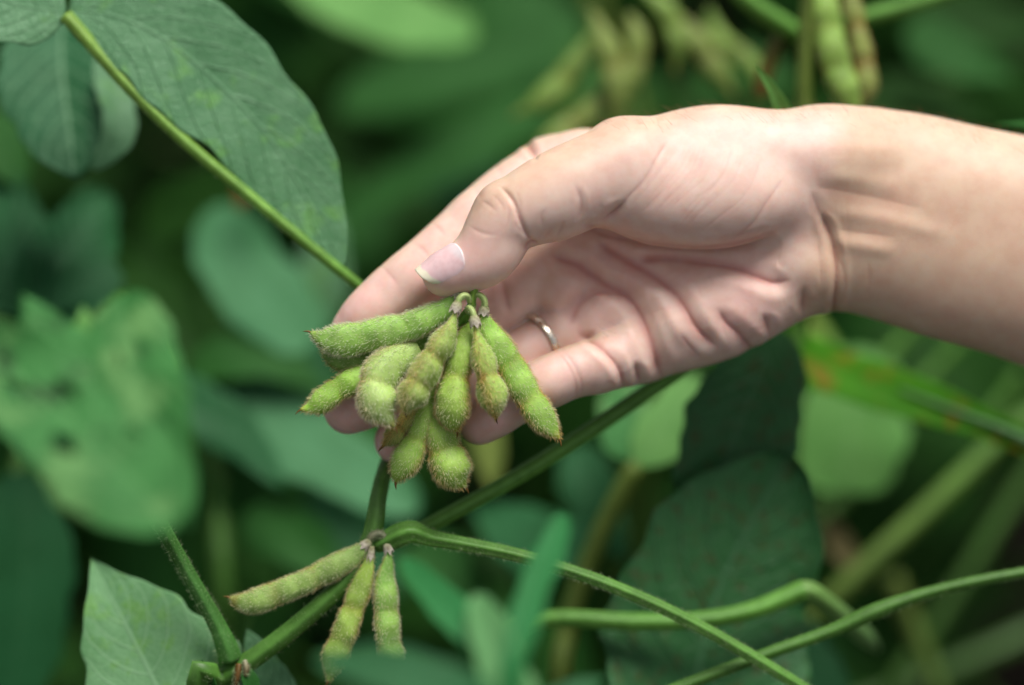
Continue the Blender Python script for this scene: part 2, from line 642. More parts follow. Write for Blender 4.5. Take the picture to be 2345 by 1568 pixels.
# folds and creases: (points (u, v), depth, half width, lowest w it reaches)
CREASES = [
    ([(1323, 508), (1360, 524), (1395, 539), (1486, 557), (1567, 568), (1644, 566), (1712, 553), (1790, 526)], 5, 8, -80),
    ([(1361, 545), (1402, 578), (1446, 603), (1512, 642), (1548, 677), (1567, 705), (1590, 746), (1620, 779), (1650, 800)], 11, 12, -200),
    ([(1446, 600), (1512, 592), (1595, 596), (1678, 609), (1733, 631), (1777, 647), (1815, 639)], 11, 12, -200),
    ([(1250, 580), (1292, 595), (1328, 608), (1375, 644), (1430, 672), (1457, 710), (1474, 743), (1496, 801), (1518, 876)], 12, 11, -200),
    ([(1430, 669), (1375, 668), (1325, 694), (1300, 757)], 7, 14, -200),
    ([(1318, 766), (1340, 772), (1366, 785), (1404, 823), (1424, 858), (1428, 900)], 9, 8, -110),
    ([(1638, 700), (1650, 719), (1664, 741), (1691, 765), (1714, 793), (1730, 820)], 9, 12, -200),
    ([(1550, 752), (1580, 796), (1615, 830)], 5, 13, -200),
    ([(1452, 822), (1460, 850), (1468, 890)], 9, 9, -200),
    ([(1745, 715), (1756, 738), (1764, 775)], 7, 9, -200),
    ([(1842, 650), (1840, 683), (1836, 730)], 7, 8, -200),
    ([(1876, 480), (1900, 535), (1914, 584), (1919, 625), (1913, 683), (1905, 745)], 8.5, 7, -160),
    ([(1914, 575), (1934, 627), (1933, 690)], 2.8, 4.5, -160),
    ([(1985, 590), (1991, 630), (1988, 675)], 1.6, 4.5, -160),
    ([(1855, 430), (1872, 480), (1880, 510)], 2.5, 8, -160),
    ([(1871, 550), (1879, 600), (1881, 665)], 3, 5.5, -160),
    ([(1860, 428), (1920, 436), (1970, 446), (2030, 458), (2120, 480)], 2.6, 20, -160),
    ([(1905, 522), (1960, 532), (2060, 545)], 2.2, 14, -160),
    # thumb
    ([(1136, 420), (1150, 430), (1167, 449), (1180, 470), (1190, 500), (1202, 528), (1216, 550), (1226, 568)], 6, 4.5, 30),
    ([(1096, 456), (1112, 464), (1126, 474), (1142, 488)], 3.2, 4, 20),
    ([(1064, 508), (1086, 524), (1112, 535), (1150, 538)], 2.4, 3.6, 20),
    ([(1120, 442), (1136, 452), (1150, 470), (1158, 492)], 2.2, 3.2, 30),
    ([(1160, 460), (1166, 486), (1162, 510), (1152, 530)], 2.2, 3.2, 30),
    ([(1176, 425), (1190, 460), (1196, 490)], 2, 3.2, 30),
    ([(1174, 500), (1186, 522), (1206, 540)], 2, 3.2, 30),
    ([(1196, 576), (1214, 560), (1226, 556), (1238, 566)], 7, 6, 30),
    ([(1312, 415), (1328, 450), (1330, 482), (1316, 516)], 2.8, 5.6, 20),
    ([(1372, 502), (1398, 495), (1420, 474), (1440, 451), (1477, 410), (1508, 355), (1535, 316)], 3, 4.5, 20),
    ([(1372, 503), (1392, 498), (1412, 484), (1436, 456)], 8, 8, 20),
    ([(1258, 468), (1240, 495), (1246, 530)], 2.2, 4, 40),
    ([(1294, 500), (1284, 525), (1270, 550)], 3, 4.5, 40),
    ([(1268, 520), (1250, 540), (1240, 560)], 2, 4, 40),
    # index
    ([(1192, 316), (1206, 330), (1219, 347), (1230, 370)], 10, 7, -200),
    ([(1122, 362), (1142, 384), (1156, 412)], 2, 5.4, -200),
    ([(1078, 424), (1094, 440), (1106, 460)], 2, 5.4, -200),
    ([(982, 504), (1002, 520), (1022, 545)], 2.2, 5.0, -120), ([(940, 552), (966, 568), (992, 600)], 2.5, 5, -120),
    ([(855, 592), (876, 612), (902, 640), (918, 662)], 2.2, 5, -120),
    # middle, ring, little
    ([(1146, 630), (1156, 662), (1166, 700), (1174, 730)], 8, 8, -180),
    ([(1070, 680), (1084, 730), (1090, 800)], 4, 7, -160),
    ([(1270, 785), (1258, 748), (1236, 715)], 3, 7, -160),
    ([(1142, 760), (1160, 820), (1168, 895)], 4, 7, -160),
    ([(1270, 798), (1300, 835), (1318, 876), (1318, 925)], 2.6, 4.5, -60), ([(1282, 792), (1312, 832), (1331, 876), (1330, 920)], 2.6, 4.5, -60),
    ([(1180, 870), (1205, 920), (1214, 975)], 3, 5, -60),
    # main line across the ball of the thumb
    ([(1800, 395), (1790, 415), (1757, 462), (1721, 514), (1667, 556)], 2.4, 5, -20),
]
# soft ridges (tendons, pads): (points (u, v), height, half width, lowest w)
RIDGES = [
    ([(1880, 480), (1950, 490), (2030, 502), (2120, 526), (2200, 545)], 3.2, 20, -100),
    ([(1880, 545), (1960, 560), (2060, 575)], 4, 18, -100),
    ([(1870, 400), (1980, 415), (2080, 435)], 4, 22, -100),
    ([(1395, 600), (1450, 632), (1505, 680), (1530, 730), (1560, 800)], 9, 26, -160),
    ([(1340, 650), (1390, 690), (1430, 740), (1460, 800)], 6, 26, -160),
    ([(1430, 570), (1560, 582), (1680, 585)], 5, 12, -160),
]
_r = np.random.default_rng(21)
_lines = [[(1757, 350), (1721, 441), (1644, 514), (1590, 556)], [(1667, 310), (1635, 396), (1580, 460), (1520, 525)], [(1599, 320), (1563, 401), (1510, 460), (1455, 508)], [(1540, 318), (1508, 375), (1470, 430), (1425, 476)]]
for i in range(22):                                   # fine diagonal lines over the ball of the thumb
    a = _r.uniform(0, 2.999); k0 = int(a); f = a - k0
    p = np.array(_lines[k0]) * (1 - f) + np.array(_lines[k0 + 1]) * f + _r.normal(0, 5, (4, 2))
    lo_, hi_ = sorted(_r.uniform(0, 1, 2))
    if hi_ - lo_ < 0.4: lo_, hi_ = 0.05, 0.95
    q = spline(np.c_[p, np.zeros(4)], 40)[int(lo_ * 39):int(hi_ * 39) + 1:6, :2]
    if len(q) >= 3:
        CREASES.append(([tuple(x) for x in q], _r.uniform(0.3, 1.0), _r.uniform(2.6, 3.6), 0))
for i in range(16):                                   # short crossing lines on the palm
    u0 = _r.uniform(1380, 1800); v0 = _r.uniform(590, 780)
    an = _r.uniform(-0.6, 1.2); ln = _r.uniform(30, 70)
    CREASES.append(([(u0, v0), (u0 + ln * .5 * math.cos(an) + 3, v0 + ln * .5 * math.sin(an) - 3), (u0 + ln * math.cos(an), v0 + ln * math.sin(an))], _r.uniform(0.4, 1.0), 3.2, -200))
for i in range(3):                                    # faint rings round the wrist
    u0 = 1915 + i * 15 + _r.uniform(-3, 3)
    CREASES.append(([(u0 - 6, 440 + _r.uniform(-30, 30)), (u0, 560), (u0 - 4, 690)], _r.uniform(0.1, 0.3), 3.0, -60))

def line_dist(uv, pts):
    p = spline(np.array([(a, b, 0) for a, b in pts], float), 10 * len(pts))[:, :2]
    lo, hi = p.min(0) - 70, p.max(0) + 70
    m = np.where(np.all((uv > lo) & (uv < hi), 1))[0]
    best = np.full(len(m), 1e9); tt = np.zeros(len(m))
    for i in range(len(p) - 1):
        ab = p[i + 1] - p[i]
        t = np.clip(((uv[m] - p[i]) @ ab) / (ab @ ab + 1e-9), 0, 1)
        d = np.linalg.norm(uv[m] - p[i] - t[:, None] * ab, axis=1)
        b_ = d < best
        best[b_] = d[b_]; tt[b_] = (i + t[b_]) / (len(p) - 1)
    return m, best, tt

HAND_SURF = []
def build_hand():
    h = 7.0
    lo = np.array([Cp((720, 0, 0))[0], -380.0, -372.0])
    hi = np.array([1420.0, 580.0, 225.0])
    n = np.ceil((hi - lo) / h).astype(int) + 1
    ax = [lo[i] + h * np.arange(n[i]) for i in range(3)]
    F = np.full(n, 200.0, np.float32)
    for i0 in range(0, n[0], 24):                     # slab by slab to keep memory low
        X, Y, Z = np.meshgrid(ax[0][i0:i0 + 24], ax[1], ax[2], indexing='ij')
        P = np.stack([X, Y, Z], -1).reshape(-1, 3)
        F[i0:i0 + 24] = hand_field(P).reshape(X.shape)
    V, Q = surface_nets(F, lo, h)
    V, _n = project(V, 2)
    V, Q = split_quads(V, Q)
    V, Nv = project(V, 1)
    uv = to_uv(V)
    disp = np.zeros(len(V)); red = np.zeros(len(V))
    front = sstep(Nv[:, 2], -0.25, 0.25)
    for pts, dep, wid, wmin in CREASES:
        m, d, t = line_dist(uv, pts)
        ln = sum(math.dist(pts[i], pts[i + 1]) for i in range(len(pts) - 1))
        end = sstep(np.minimum(t, 1 - t), 0.0, min(0.42, 40.0 / ln))
        wid0 = wid
        wid = wid * (0.55 + 0.45 * end)
        gate = end * sstep(V[m, 2], wmin - 20, wmin + 20) * front[m]
        prof = 0.75 * np.exp(-d / (0.62 * wid)) + 0.5 * np.exp(-(d / (1.7 * wid)) ** 2)
        rim = 0.26 * np.exp(-((d - 3.0 * wid) / (1.2 * wid)) ** 2)
        disp[m] -= (dep) * gate * (prof - (rim if wid0 > 5.5 else 0)) / 1.15 * (1.0 if wid0 > 5.5 or dep > 4.4 else 0.62)
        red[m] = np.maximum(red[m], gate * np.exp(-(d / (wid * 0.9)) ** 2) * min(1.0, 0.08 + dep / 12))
    for pts, hgt, wid, wmin in RIDGES:
        m, d, t = line_dist(uv, pts)
        gate = np.clip(np.minimum(t, 1 - t) / 0.25, 0, 1) * sstep(V[m, 2], wmin - 20, wmin + 20) * front[m]
        disp[m] += hgt * gate * np.exp(-(d / wid) ** 2)
    disp += 1.3 * sine_noise(V, 190, 3, 1)
    V = V + Nv * disp[:, None]
    # pigment (what the skin itself has): tanned forearm and backs, pink palm and finger ends
    u, v = uv[:, 0], uv[:, 1]
    tan = np.array([0.67, 0.475, 0.345]); palm = np.array([0.77, 0.56, 0.475]); pink = np.array([0.80, 0.50, 0.455])
    facing = sstep(Nv[:, 2] * 0.8 - Nv[:, 1] * 0.25, -0.15, 0.55)
    pf = facing * (1 - sstep(u + 0.25 * (v - 500), 1820, 1925))
    back_thumb = sstep(V[:, 2], 10, 60) * sstep(-(0.45 * (u - 1250) + 0.9 * (v - 455)), -30, 70) * (1 - sstep(u, 1560, 1760))
    pf = np.clip(pf * (1 - 0.85 * back_thumb), 0, 1)
    c = tan + (palm - tan) * pf[:, None]
    tips = np.zeros(len(V))
    for (tu, tv, rad) in ((800, 745, 150), (800, 940, 150), (905, 1010, 130), (1098, 975, 120), (1040, 650, 110), (1340, 720, 90), (1290, 850, 70), (1200, 760, 90), (1700, 700, 90), (1420, 600, 90)):
        tips = np.maximum(tips, np.exp(-(((u - tu) ** 2 + (v - tv) ** 2) / rad ** 2)) * (1.0 if rad > 100 else 0.6))
    c = c + (pink - c) * (0.75 * tips * sstep(pf, 0.05, 0.5))[:, None]
    blot = sine_noise(V, 120, 11, 3)
    c = c * (1 + 0.05 * blot[:, None] * np.array([0.4, 1.0, 1.0]))
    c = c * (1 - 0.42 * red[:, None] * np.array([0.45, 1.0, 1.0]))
    knuck = np.exp(-(((u - 1120) / 45) ** 2 + ((v - 475) / 45) ** 2)) * back_thumb
    c = c * (1 - 0.16 * knuck[:, None] * np.array([0.6, 1, 1]))
    o = link_mesh('person', V, Q, skin_material(), None, {'pigment': np.clip(c, 0.02, 0.95)})
    HAND_SURF.extend([V, Nv, uv])
    tag(o, 'bare forearm and right hand reaching in from the right, palm up, cradling green pods', 'person')
    return o

HAND = build_hand()

def build_nail(parent):
    """thumbnail: a curved plate with real thickness lying on the upper left side of the thumb end"""
    n, m = 34, 23
    a = unit(Cp((1165 - 77, 498 + 64, 0)) - Cp((1165, 498, 0)))
    e = np.array([-a[1], a[0], 0.0])
    e = e if e[1] > 0 else -e
    z = np.array([0, 0, 1.0])
    ph = math.radians(47)
    ctrs, dirs, tq = [], [], []
    for i in range(n):
        t = i / (n - 1)
        for j in range(m):
            q = j / (m - 1) * 2 - 1
            tt = t + 0.20 * (1 - t) * q * q * (1 - t)                     # rounded root
            s_ = 130 + 112 * tt - 9 * q * q * max(0, t - 0.7) / 0.3 * (1.5 if q > 0 else 0.3)
            c = 26 - 24 * tt
            half = 57 - 9 * max(0, 0.3 - t) / 0.3 - 6 * max(0, t - 0.85) / 0.15
            th = ph + math.radians(half * q)
            ctrs.append(Cp((1165 - .77 * s_ + .64 * c, 498 + .64 * s_ + .77 * c, 100 - 5 * tt)))
            dirs.append(math.cos(th) * e + math.sin(th) * z)
            tq.append((t, q))
    ctrs, dirs, tq = np.array(ctrs), np.array(dirs), np.array(tq)
    lo, hi = np.full(len(ctrs), 5.0), np.full(len(ctrs), 110.0)
    for _ in range(18):
        mid = (lo + hi) / 2
        ins = hand_field(ctrs + dirs * mid[:, None]) < 0
        lo = np.where(ins, mid, lo); hi = np.where(ins, hi, mid)
    R = lo.reshape(n, m)
    i8 = int(0.66 * (n - 1))
    slope = (R[i8] - R[i8 - 6]) / 6
    for i in range(i8 + 1, n):                                            # beyond the flesh the plate runs on nearly straight
        R[i] = R[i8] + slope * (i - i8) * 0.9
    for _ in range(3):
        R[1:-1] = (R[:-2] + 2 * R[1:-1] + R[2:]) / 4
    P, col = [], []
    for off in (2.2, -1.5):
        rr = (R + off * (1 if off < 0 else 1)).ravel() - 1.5 * (np.abs(tq[:, 1]) ** 6) * (off > 0)
        P.append(ctrs + dirs * rr[:, None])
        t, q = tq[:, 0], tq[:, 1]
        edge = sstep(t + 0.06 * q * q + 0.018 * np.sin(q * 9) + 0.03 * q, 0.83, 0.87)[:, None]
        moon = (1 - sstep(t + 0.3 * q * q, 0.10, 0.26))[:, None]
        base = np.array([0.80, 0.55, 0.55]) * (1 - edge) + np.array([0.86, 0.79, 0.60]) * edge
        col.append(base * (1 - moon) + np.array([0.84, 0.70, 0.70]) * moon)
    P, col = np.vstack(P), np.vstack(col)
    F = grid_faces(n, m)
    k = n * m
    fc = F.tolist() + (F[:, ::-1] + k).tolist()
    ring = [j for j in range(m)] + [i * m + m - 1 for i in range(1, n)] + [(n - 1) * m + j for j in range(m - 2, -1, -1)] + [i * m for i in range(n - 2, 0, -1)]
    for x, y in zip(ring, ring[1:] + ring[:1]):
        fc.append([y, x, x + k, y + k])
    mt, nt, N, L = new_mat('nail')
    out = N.new('ShaderNodeOutputMaterial')
    b = N.new('ShaderNodeBsdfPrincipled')
    at = nd(nt, 'ShaderNodeAttribute', _attribute_name='pigment')
    L.new(mix_n(nt, range_n(nt, noise_n(nt, 700, 3), 0.4, 0.7), at.outputs['Color'], (0.95, 0.92, 0.92), 'MULTIPLY'), b.inputs['Base Color'])
    b.inputs['Roughness'].default_value = 0.3
    b.inputs['Specular IOR Level'].default_value = 0.6
    b.inputs['Subsurface Weight'].default_value = 0.4
    b.inputs['Subsurface Radius'].default_value = (1, .6, .5)
    b.inputs['Subsurface Scale'].default_value = 0.001
    L.new(b.outputs[0], out.inputs['Surface'])
    o = link_mesh('thumbnail', np.array(P), fc, mt, parent, {'pigment': np.array(col)})
    o['label'] = 'thumbnail with a ragged pale free edge'
    return o

build_nail(HAND)

def build_ring():
    ctr = Cp((1236, 789, -92))
    ax = unit(np.array([0.80, 0.42, -0.42]))
    e1 = unit(np.cross(ax, [0, 0, 1.0])); e2 = np.cross(ax, e1)
    n, m = 96, 14
    P = []
    for i in range(n):
        th = 2 * math.pi * i / n
        rad = math.cos(th) * e1 + math.sin(th) * e2
        for j in range(m):
            q = 2 * math.pi * j / m
            P.append(ctr + rad * (76 + 4.6 * np.sign(math.cos(q)) * abs(math.cos(q)) ** 0.7) + ax * 9.0 * np.sign(math.sin(q)) * abs(math.sin(q)) ** 0.7)
    idx = np.arange(n * m).reshape(n, m)
    F = np.stack([idx, np.roll(idx, -1, 1), np.roll(np.roll(idx, -1, 1), -1, 0), np.roll(idx, -1, 0)], -1).reshape(-1, 4)
    mt, nt, N, L = new_mat('ring_metal')
    out = N.new('ShaderNodeOutputMaterial')
    b = N.new('ShaderNodeBsdfPrincipled')
    b.inputs['Base Color'].default_value = (0.78, 0.70, 0.58, 1)
    b.inputs['Metallic'].default_value = 1.0
    L.new(range_n(nt, noise_n(nt, 900, 3), 0.3, 0.7, 0.16, 0.34), b.inputs['Roughness'])
    L.new(b.outputs[0], out.inputs['Surface'])
    o = link_mesh('finger_ring', np.array(P), F, mt)
    tag(o, 'thin plain pale metal band worn on the third finger', 'ring')

build_ring()
# ------------------------------------------------------------------ plant builders
M_STEM = attr_material('green_stem', 'pigment', rough=0.45, spec=0.4, trans=0.12, noise=(300, (0.72, 0.78, 0.66, 1)), bump=0.3, bump_scale=900)
M_POD = attr_material('pod_skin', 'pigment', rough=0.55, spec=0.3, sss=0.35, noise=(420, (0.82, 0.86, 0.72, 1)), bump=0.3, bump_scale=1800)
M_CALYX = attr_material('dry_calyx', 'pigment', rough=0.8, spec=0.1, trans=0.2, noise=(1100, (0.55, 0.5, 0.46, 1)), bump=0.5, bump_scale=2400)

GREEN = np.array([0.12, 0.30, 0.045])
DKGREEN = np.array([0.055, 0.17, 0.03])
YGREEN = np.array([0.26, 0.38, 0.06])
BROWN = np.array([0.30, 0.15, 0.03])

def stem(name, pts, radii, parent, col=GREEN, col2=None, ridges=5, hair=0, hair_len=11, sides=16, n=None, seed=1, label=None, groove=0.10, cart=False):
    """ribbed tapering stalk through (u, v, w) points"""
    c = np.array(pts, float) if cart else Cps(pts)
    rr = np.asarray(radii, float)
    if len(rr) != len(c):
        rr = np.interp(np.linspace(0, 1, len(c)), np.linspace(0, 1, len(rr)), rr)
    ctrl = np.concatenate([c, rr[:, None]], 1)
    L_ = np.linalg.norm(np.diff(c, axis=0), axis=1).sum()
    n = n or int(np.clip(L_ / 9, 10, 110))
    A = spline(ctrl, n)
    R = A[:, 3]; A = A[:, :3]
    T, N_, B = frames(A, [0.13, 0.2, 1.0])
    th = np.linspace(0, 2 * np.pi, sides, endpoint=False)
    rib = 1 + groove * np.cos(th * ridges)[None] * np.ones((n, 1))
    P = A[:, None] + R[:, None, None] * rib[..., None] * (np.cos(th)[None, :, None] * N_[:, None] + np.sin(th)[None, :, None] * B[:, None])
    P = P.reshape(-1, 3)
    t = np.repeat(np.linspace(0, 1, n), sides)
    c2 = col if col2 is None else col2
    C = np.asarray(col)[None] * (1 - t[:, None]) + np.asarray(c2)[None] * t[:, None]
    streak = np.tile(0.5 + 0.5 * np.cos(th * ridges), n)
    C = C * (0.72 + 0.36 * streak)[:, None]
    C = C * (1 + 0.12 * sine_noise(P, 160, seed))[:, None]
    F = grid_faces(n, sides, True)
    faces = F.tolist() + [list(range(sides))[::-1], [(n - 1) * sides + j for j in range(sides)]]
    o = link_mesh(name, P, faces, M_STEM, parent, {'pigment': np.clip(C, 0.01, 1)})
    if label: o['label'] = label
    if hair:
        hair = int(hair * 1.6)
        r = np.random.default_rng(seed + 50)
        i = r.uniform(0.3, n - 1.3, hair); a = r.uniform(0, 2 * np.pi, hair)
        i0 = i.astype(int); f = (i - i0)[:, None]
        ctr = A[i0] * (1 - f) + A[i0 + 1] * f
        nn = np.cos(a)[:, None] * N_[i0] + np.sin(a)[:, None] * B[i0]
        rad = (R[i0] * (1 + groove * np.cos(a * ridges)))[:, None]
        tone = np.array([0.50, 0.62, 0.34])[None] * r.uniform(0.6, 1.2, (hair, 1))
        fuzz(o, ctr + nn * rad, nn, T[i0] * 0.6, np.clip(tone, 0, 1), r.uniform(0.4, 1.2, hair) * hair_len * 0.8, radius=0.22, seed=seed, curl=0.6)
    return o

def pod(parent, pts, hw, beans, flat=0.74, roll=0.0, col=(0.21, 0.40, 0.075), rust=0.5, hairs=2600, hair_len=17, pale=0.5, seed=1, name='pod', label=None, beak=True, depth_gain=1.0, gold=0.5):
    """a bean pod along (u, v, w) points: hw half widths at the points, beans their places 0..1, roll turns its seam (degrees)"""
    c = Cps(pts)
    ctrl = np.concatenate([c, np.asarray(hw, float)[:, None] * 0.95], 1)
    n, sd = 72, 28
    A = spline(ctrl, n)
    t = np.linspace(0, 1, n)
    R = np.maximum(A[:, 3] * (1 - 0.26 * sstep(t, 0.80, 0.97)), 0.8); A = A[:, :3]
    T, N_, B = frames(A, [0.0, 0.1, 1.0])
    ro = math.radians(roll)
    N2 = N_ * math.cos(ro) + B * math.sin(ro); B2 = -N_ * math.sin(ro) + B * math.cos(ro)
    bump = np.zeros(n)
    gap = np.zeros(n)
    sp = (beans[1] - beans[0]) if len(beans) > 1 else 0.4
    for b in beans:
        bump = np.maximum(bump, np.exp(-((t - b) / (0.36 * sp)) ** 2))
    for b0, b1 in zip(beans[:-1], beans[1:]):
        gap = np.maximum(gap, np.exp(-((t - (b0 + b1) / 2) / 0.045) ** 2))
    th = np.linspace(0, 2 * np.pi, sd, endpoint=False)
    cs, sn = np.cos(th), np.sin(th)
    Wd = R * (1 - 0.085 * gap + 0.02 * bump)                         # half width, seam to seam
    Th = R * (flat * (0.78 + 0.26 * bump - 0.08 * gap)) * depth_gain  # half thickness swells at each bean
    lim = np.minimum(1, R / (0.35 * R.max()))
    Th = Th * lim + R * 0.8 * (1 - lim)
    ex = 0.86
    sc = np.sign(cs) * np.abs(cs) ** 1.0
    ss = np.sign(sn) * np.abs(sn) ** ex
    seam = np.exp(-((np.abs(sn) - 1) / 0.035) ** 2) * 0.035
    P = A[:, None] + (Th[:, None] * sc[None])[..., None] * N2[:, None] + ((Wd[:, None] * (ss * (1 + seam))[None]))[..., None] * B2[:, None]
    P = P.reshape(-1, 3)
    tt = np.repeat(t, sd); cc = np.tile(cs, n); sn_ = np.tile(sn, n)
    P = P + (0.9 * sine_noise(P, 46, seed + 5, 2))[:, None] * unit(P - np.repeat(A, sd, 0))
    bm = np.repeat(bump, sd); gp = np.repeat(gap, sd)
    col = np.asarray(col, float)
    C = np.repeat(col[None] * np.array([1.55, 1.22, 1.45]), len(P), 0)
    light = np.clip(bm * np.abs(cc) ** 1.2, 0, 1)[:, None]
    C = C * (1 - 0.35 * light) + np.array([0.40, 0.55, 0.15]) * 0.35 * light
    rs = np.clip(np.exp(-((np.abs(sn_) - 1) / 0.09) ** 2) * 0.6 + gp * 0.35 + sstep(tt, 0.91, 0.985) * 1.1, 0, 1) * rust
    rs = rs * np.clip(0.75 + 0.5 * sine_noise(P, 60, seed + 9), 0.15, 1.2)
    C = C * (1 - rs[:, None]) + np.array([0.36, 0.19, 0.035]) * rs[:, None]
    C = C * (1 + 0.14 * sine_noise(P, 75, seed + 3)[:, None])
    F = grid_faces(n, sd, True)
    faces = F.tolist() + [list(range(sd))[::-1], [(n - 1) * sd + j for j in range(sd)]]
    o = link_mesh(name, P, faces, M_POD, parent, {'pigment': np.clip(C, 0.01, 1)})
    if label: o['label'] = label
    if beak:
        tp = A[-1]; td = T[-1]
        bd = unit(td + 0.55 * B2[-1] * (1 if seed % 2 else -1))
        rb = max(R[-1], 2.5)
        stem('pod_tip', [tp - td * 3, tp + td * 3 + bd * 3, tp + td * 3 + bd * 14], [rb, rb * 0.7, 0.6], o, BROWN, BROWN * 0.5, ridges=3, sides=8, n=8, cart=True)
    if hairs:
        hairs = int(hairs * 0.8)
        r = np.random.default_rng(seed + 100)
        g = P.reshape(n, sd, 3)
        du = np.gradient(g, axis=0)
        dv = (np.roll(g, -1, 1) - np.roll(g, 1, 1)) / 2
        nn = unit(np.cross(dv, du))
        cen = np.repeat(A[:, None], sd, 1)
        sg = np.sign(((g - cen) * nn).sum(-1, keepdims=True))
        nn = nn * np.where(sg == 0, 1, sg)
        area = np.linalg.norm(np.cross(du, dv), axis=-1)
        wgt = area[:-1] * (0.7 + 1.4 * np.abs(sn)[None] ** 3)
        pr = wgt.ravel() / wgt.sum()
        k = r.choice(len(pr), hairs, p=pr)
        i, j = k // sd, k % sd
        f = r.uniform(0, 1, (hairs, 1)); e = r.uniform(0, 1, (hairs, 1)); j1 = (j + 1) % sd
        roots = (g[i, j] * (1 - e) + g[i, j1] * e) * (1 - f) + (g[i + 1, j] * (1 - e) + g[i + 1, j1] * e) * f
        nv = unit(nn[i, j] * (1 - e) + nn[i, j1] * e)
        se = np.abs(sn[j]) ** 2
        lk = np.clip(0.85 * se * gold * 1.0 + gap[i] * 0.5 * gold + sstep(t[i], .85, 1) * .5 * gold + r.normal(0, 0.18, hairs), 0, 1)[:, None]
        white = np.array([0.78, 0.82, 0.46]) * (1 - pale) + np.array([0.90, 0.93, 0.74]) * pale
        tone = white * (1 - lk) + np.array([0.74, 0.50, 0.17]) * lk
        tone = np.clip(tone * r.uniform(0.65, 1.15, (hairs, 1)), 0.02, 0.95)
        ln = hair_len * 0.52 * r.uniform(0.35, 1.25, hairs) * (0.75 + 0.4 * se)
        fuzz(o, roots, nv, T[i], tone, ln, radius=0.32, seed=seed + 7, lean=0.9, curl=0.7)
    return o

def calyx(parent, a, b, r, seed=1):
    """papery cup with torn teeth at the stalk end of a pod, from a to b"""
    a, b = Cp(a), Cp(b)
    ax = unit(b - a); L_ = np.linalg.norm(b - a)
    e1 = unit(np.cross(ax, [0.2, 0.3, 1.0])); e2 = np.cross(ax, e1)
    n, m = 9, 25
    rg = np.random.default_rng(seed)
    teeth = rg.uniform(0.7, 1.35, 6)
    P = []
    for i in range(n):
        t = i / (n - 1)
        for j in range(m):
            q = j / (m - 1) * 6
            f = abs((q % 1) - 0.5) * 2
            ext = 1 + (teeth[int(q) % 6] * (1 - f) * 0.5 - 0.12) * max(0, t - 0.55) / 0.45
            rr = r * (0.72 + 0.35 * math.sin(min(1, t * 1.4) * 1.5) + 0.22 * max(0, t - .7) * (1 + rg.normal(0, .4)))
            th = 2 * math.pi * j / (m - 1)
            P.append(a + ax * L_ * t * ext + rr * (math.cos(th) * e1 + math.sin(th) * e2))
    P = np.array(P)
    C = np.array([0.66, 0.59, 0.52])[None] * (1 + 0.25 * sine_noise(P, 12, seed))[:, None]
    tt = np.repeat(np.linspace(0, 1, n), m)[:, None]
    C = C * tt + np.array([0.46, 0.48, 0.24]) * (1 - tt)
    return link_mesh('calyx', P, grid_faces(n, m), M_CALYX, parent, {'pigment': np.clip(C, 0.02, 0.8)})

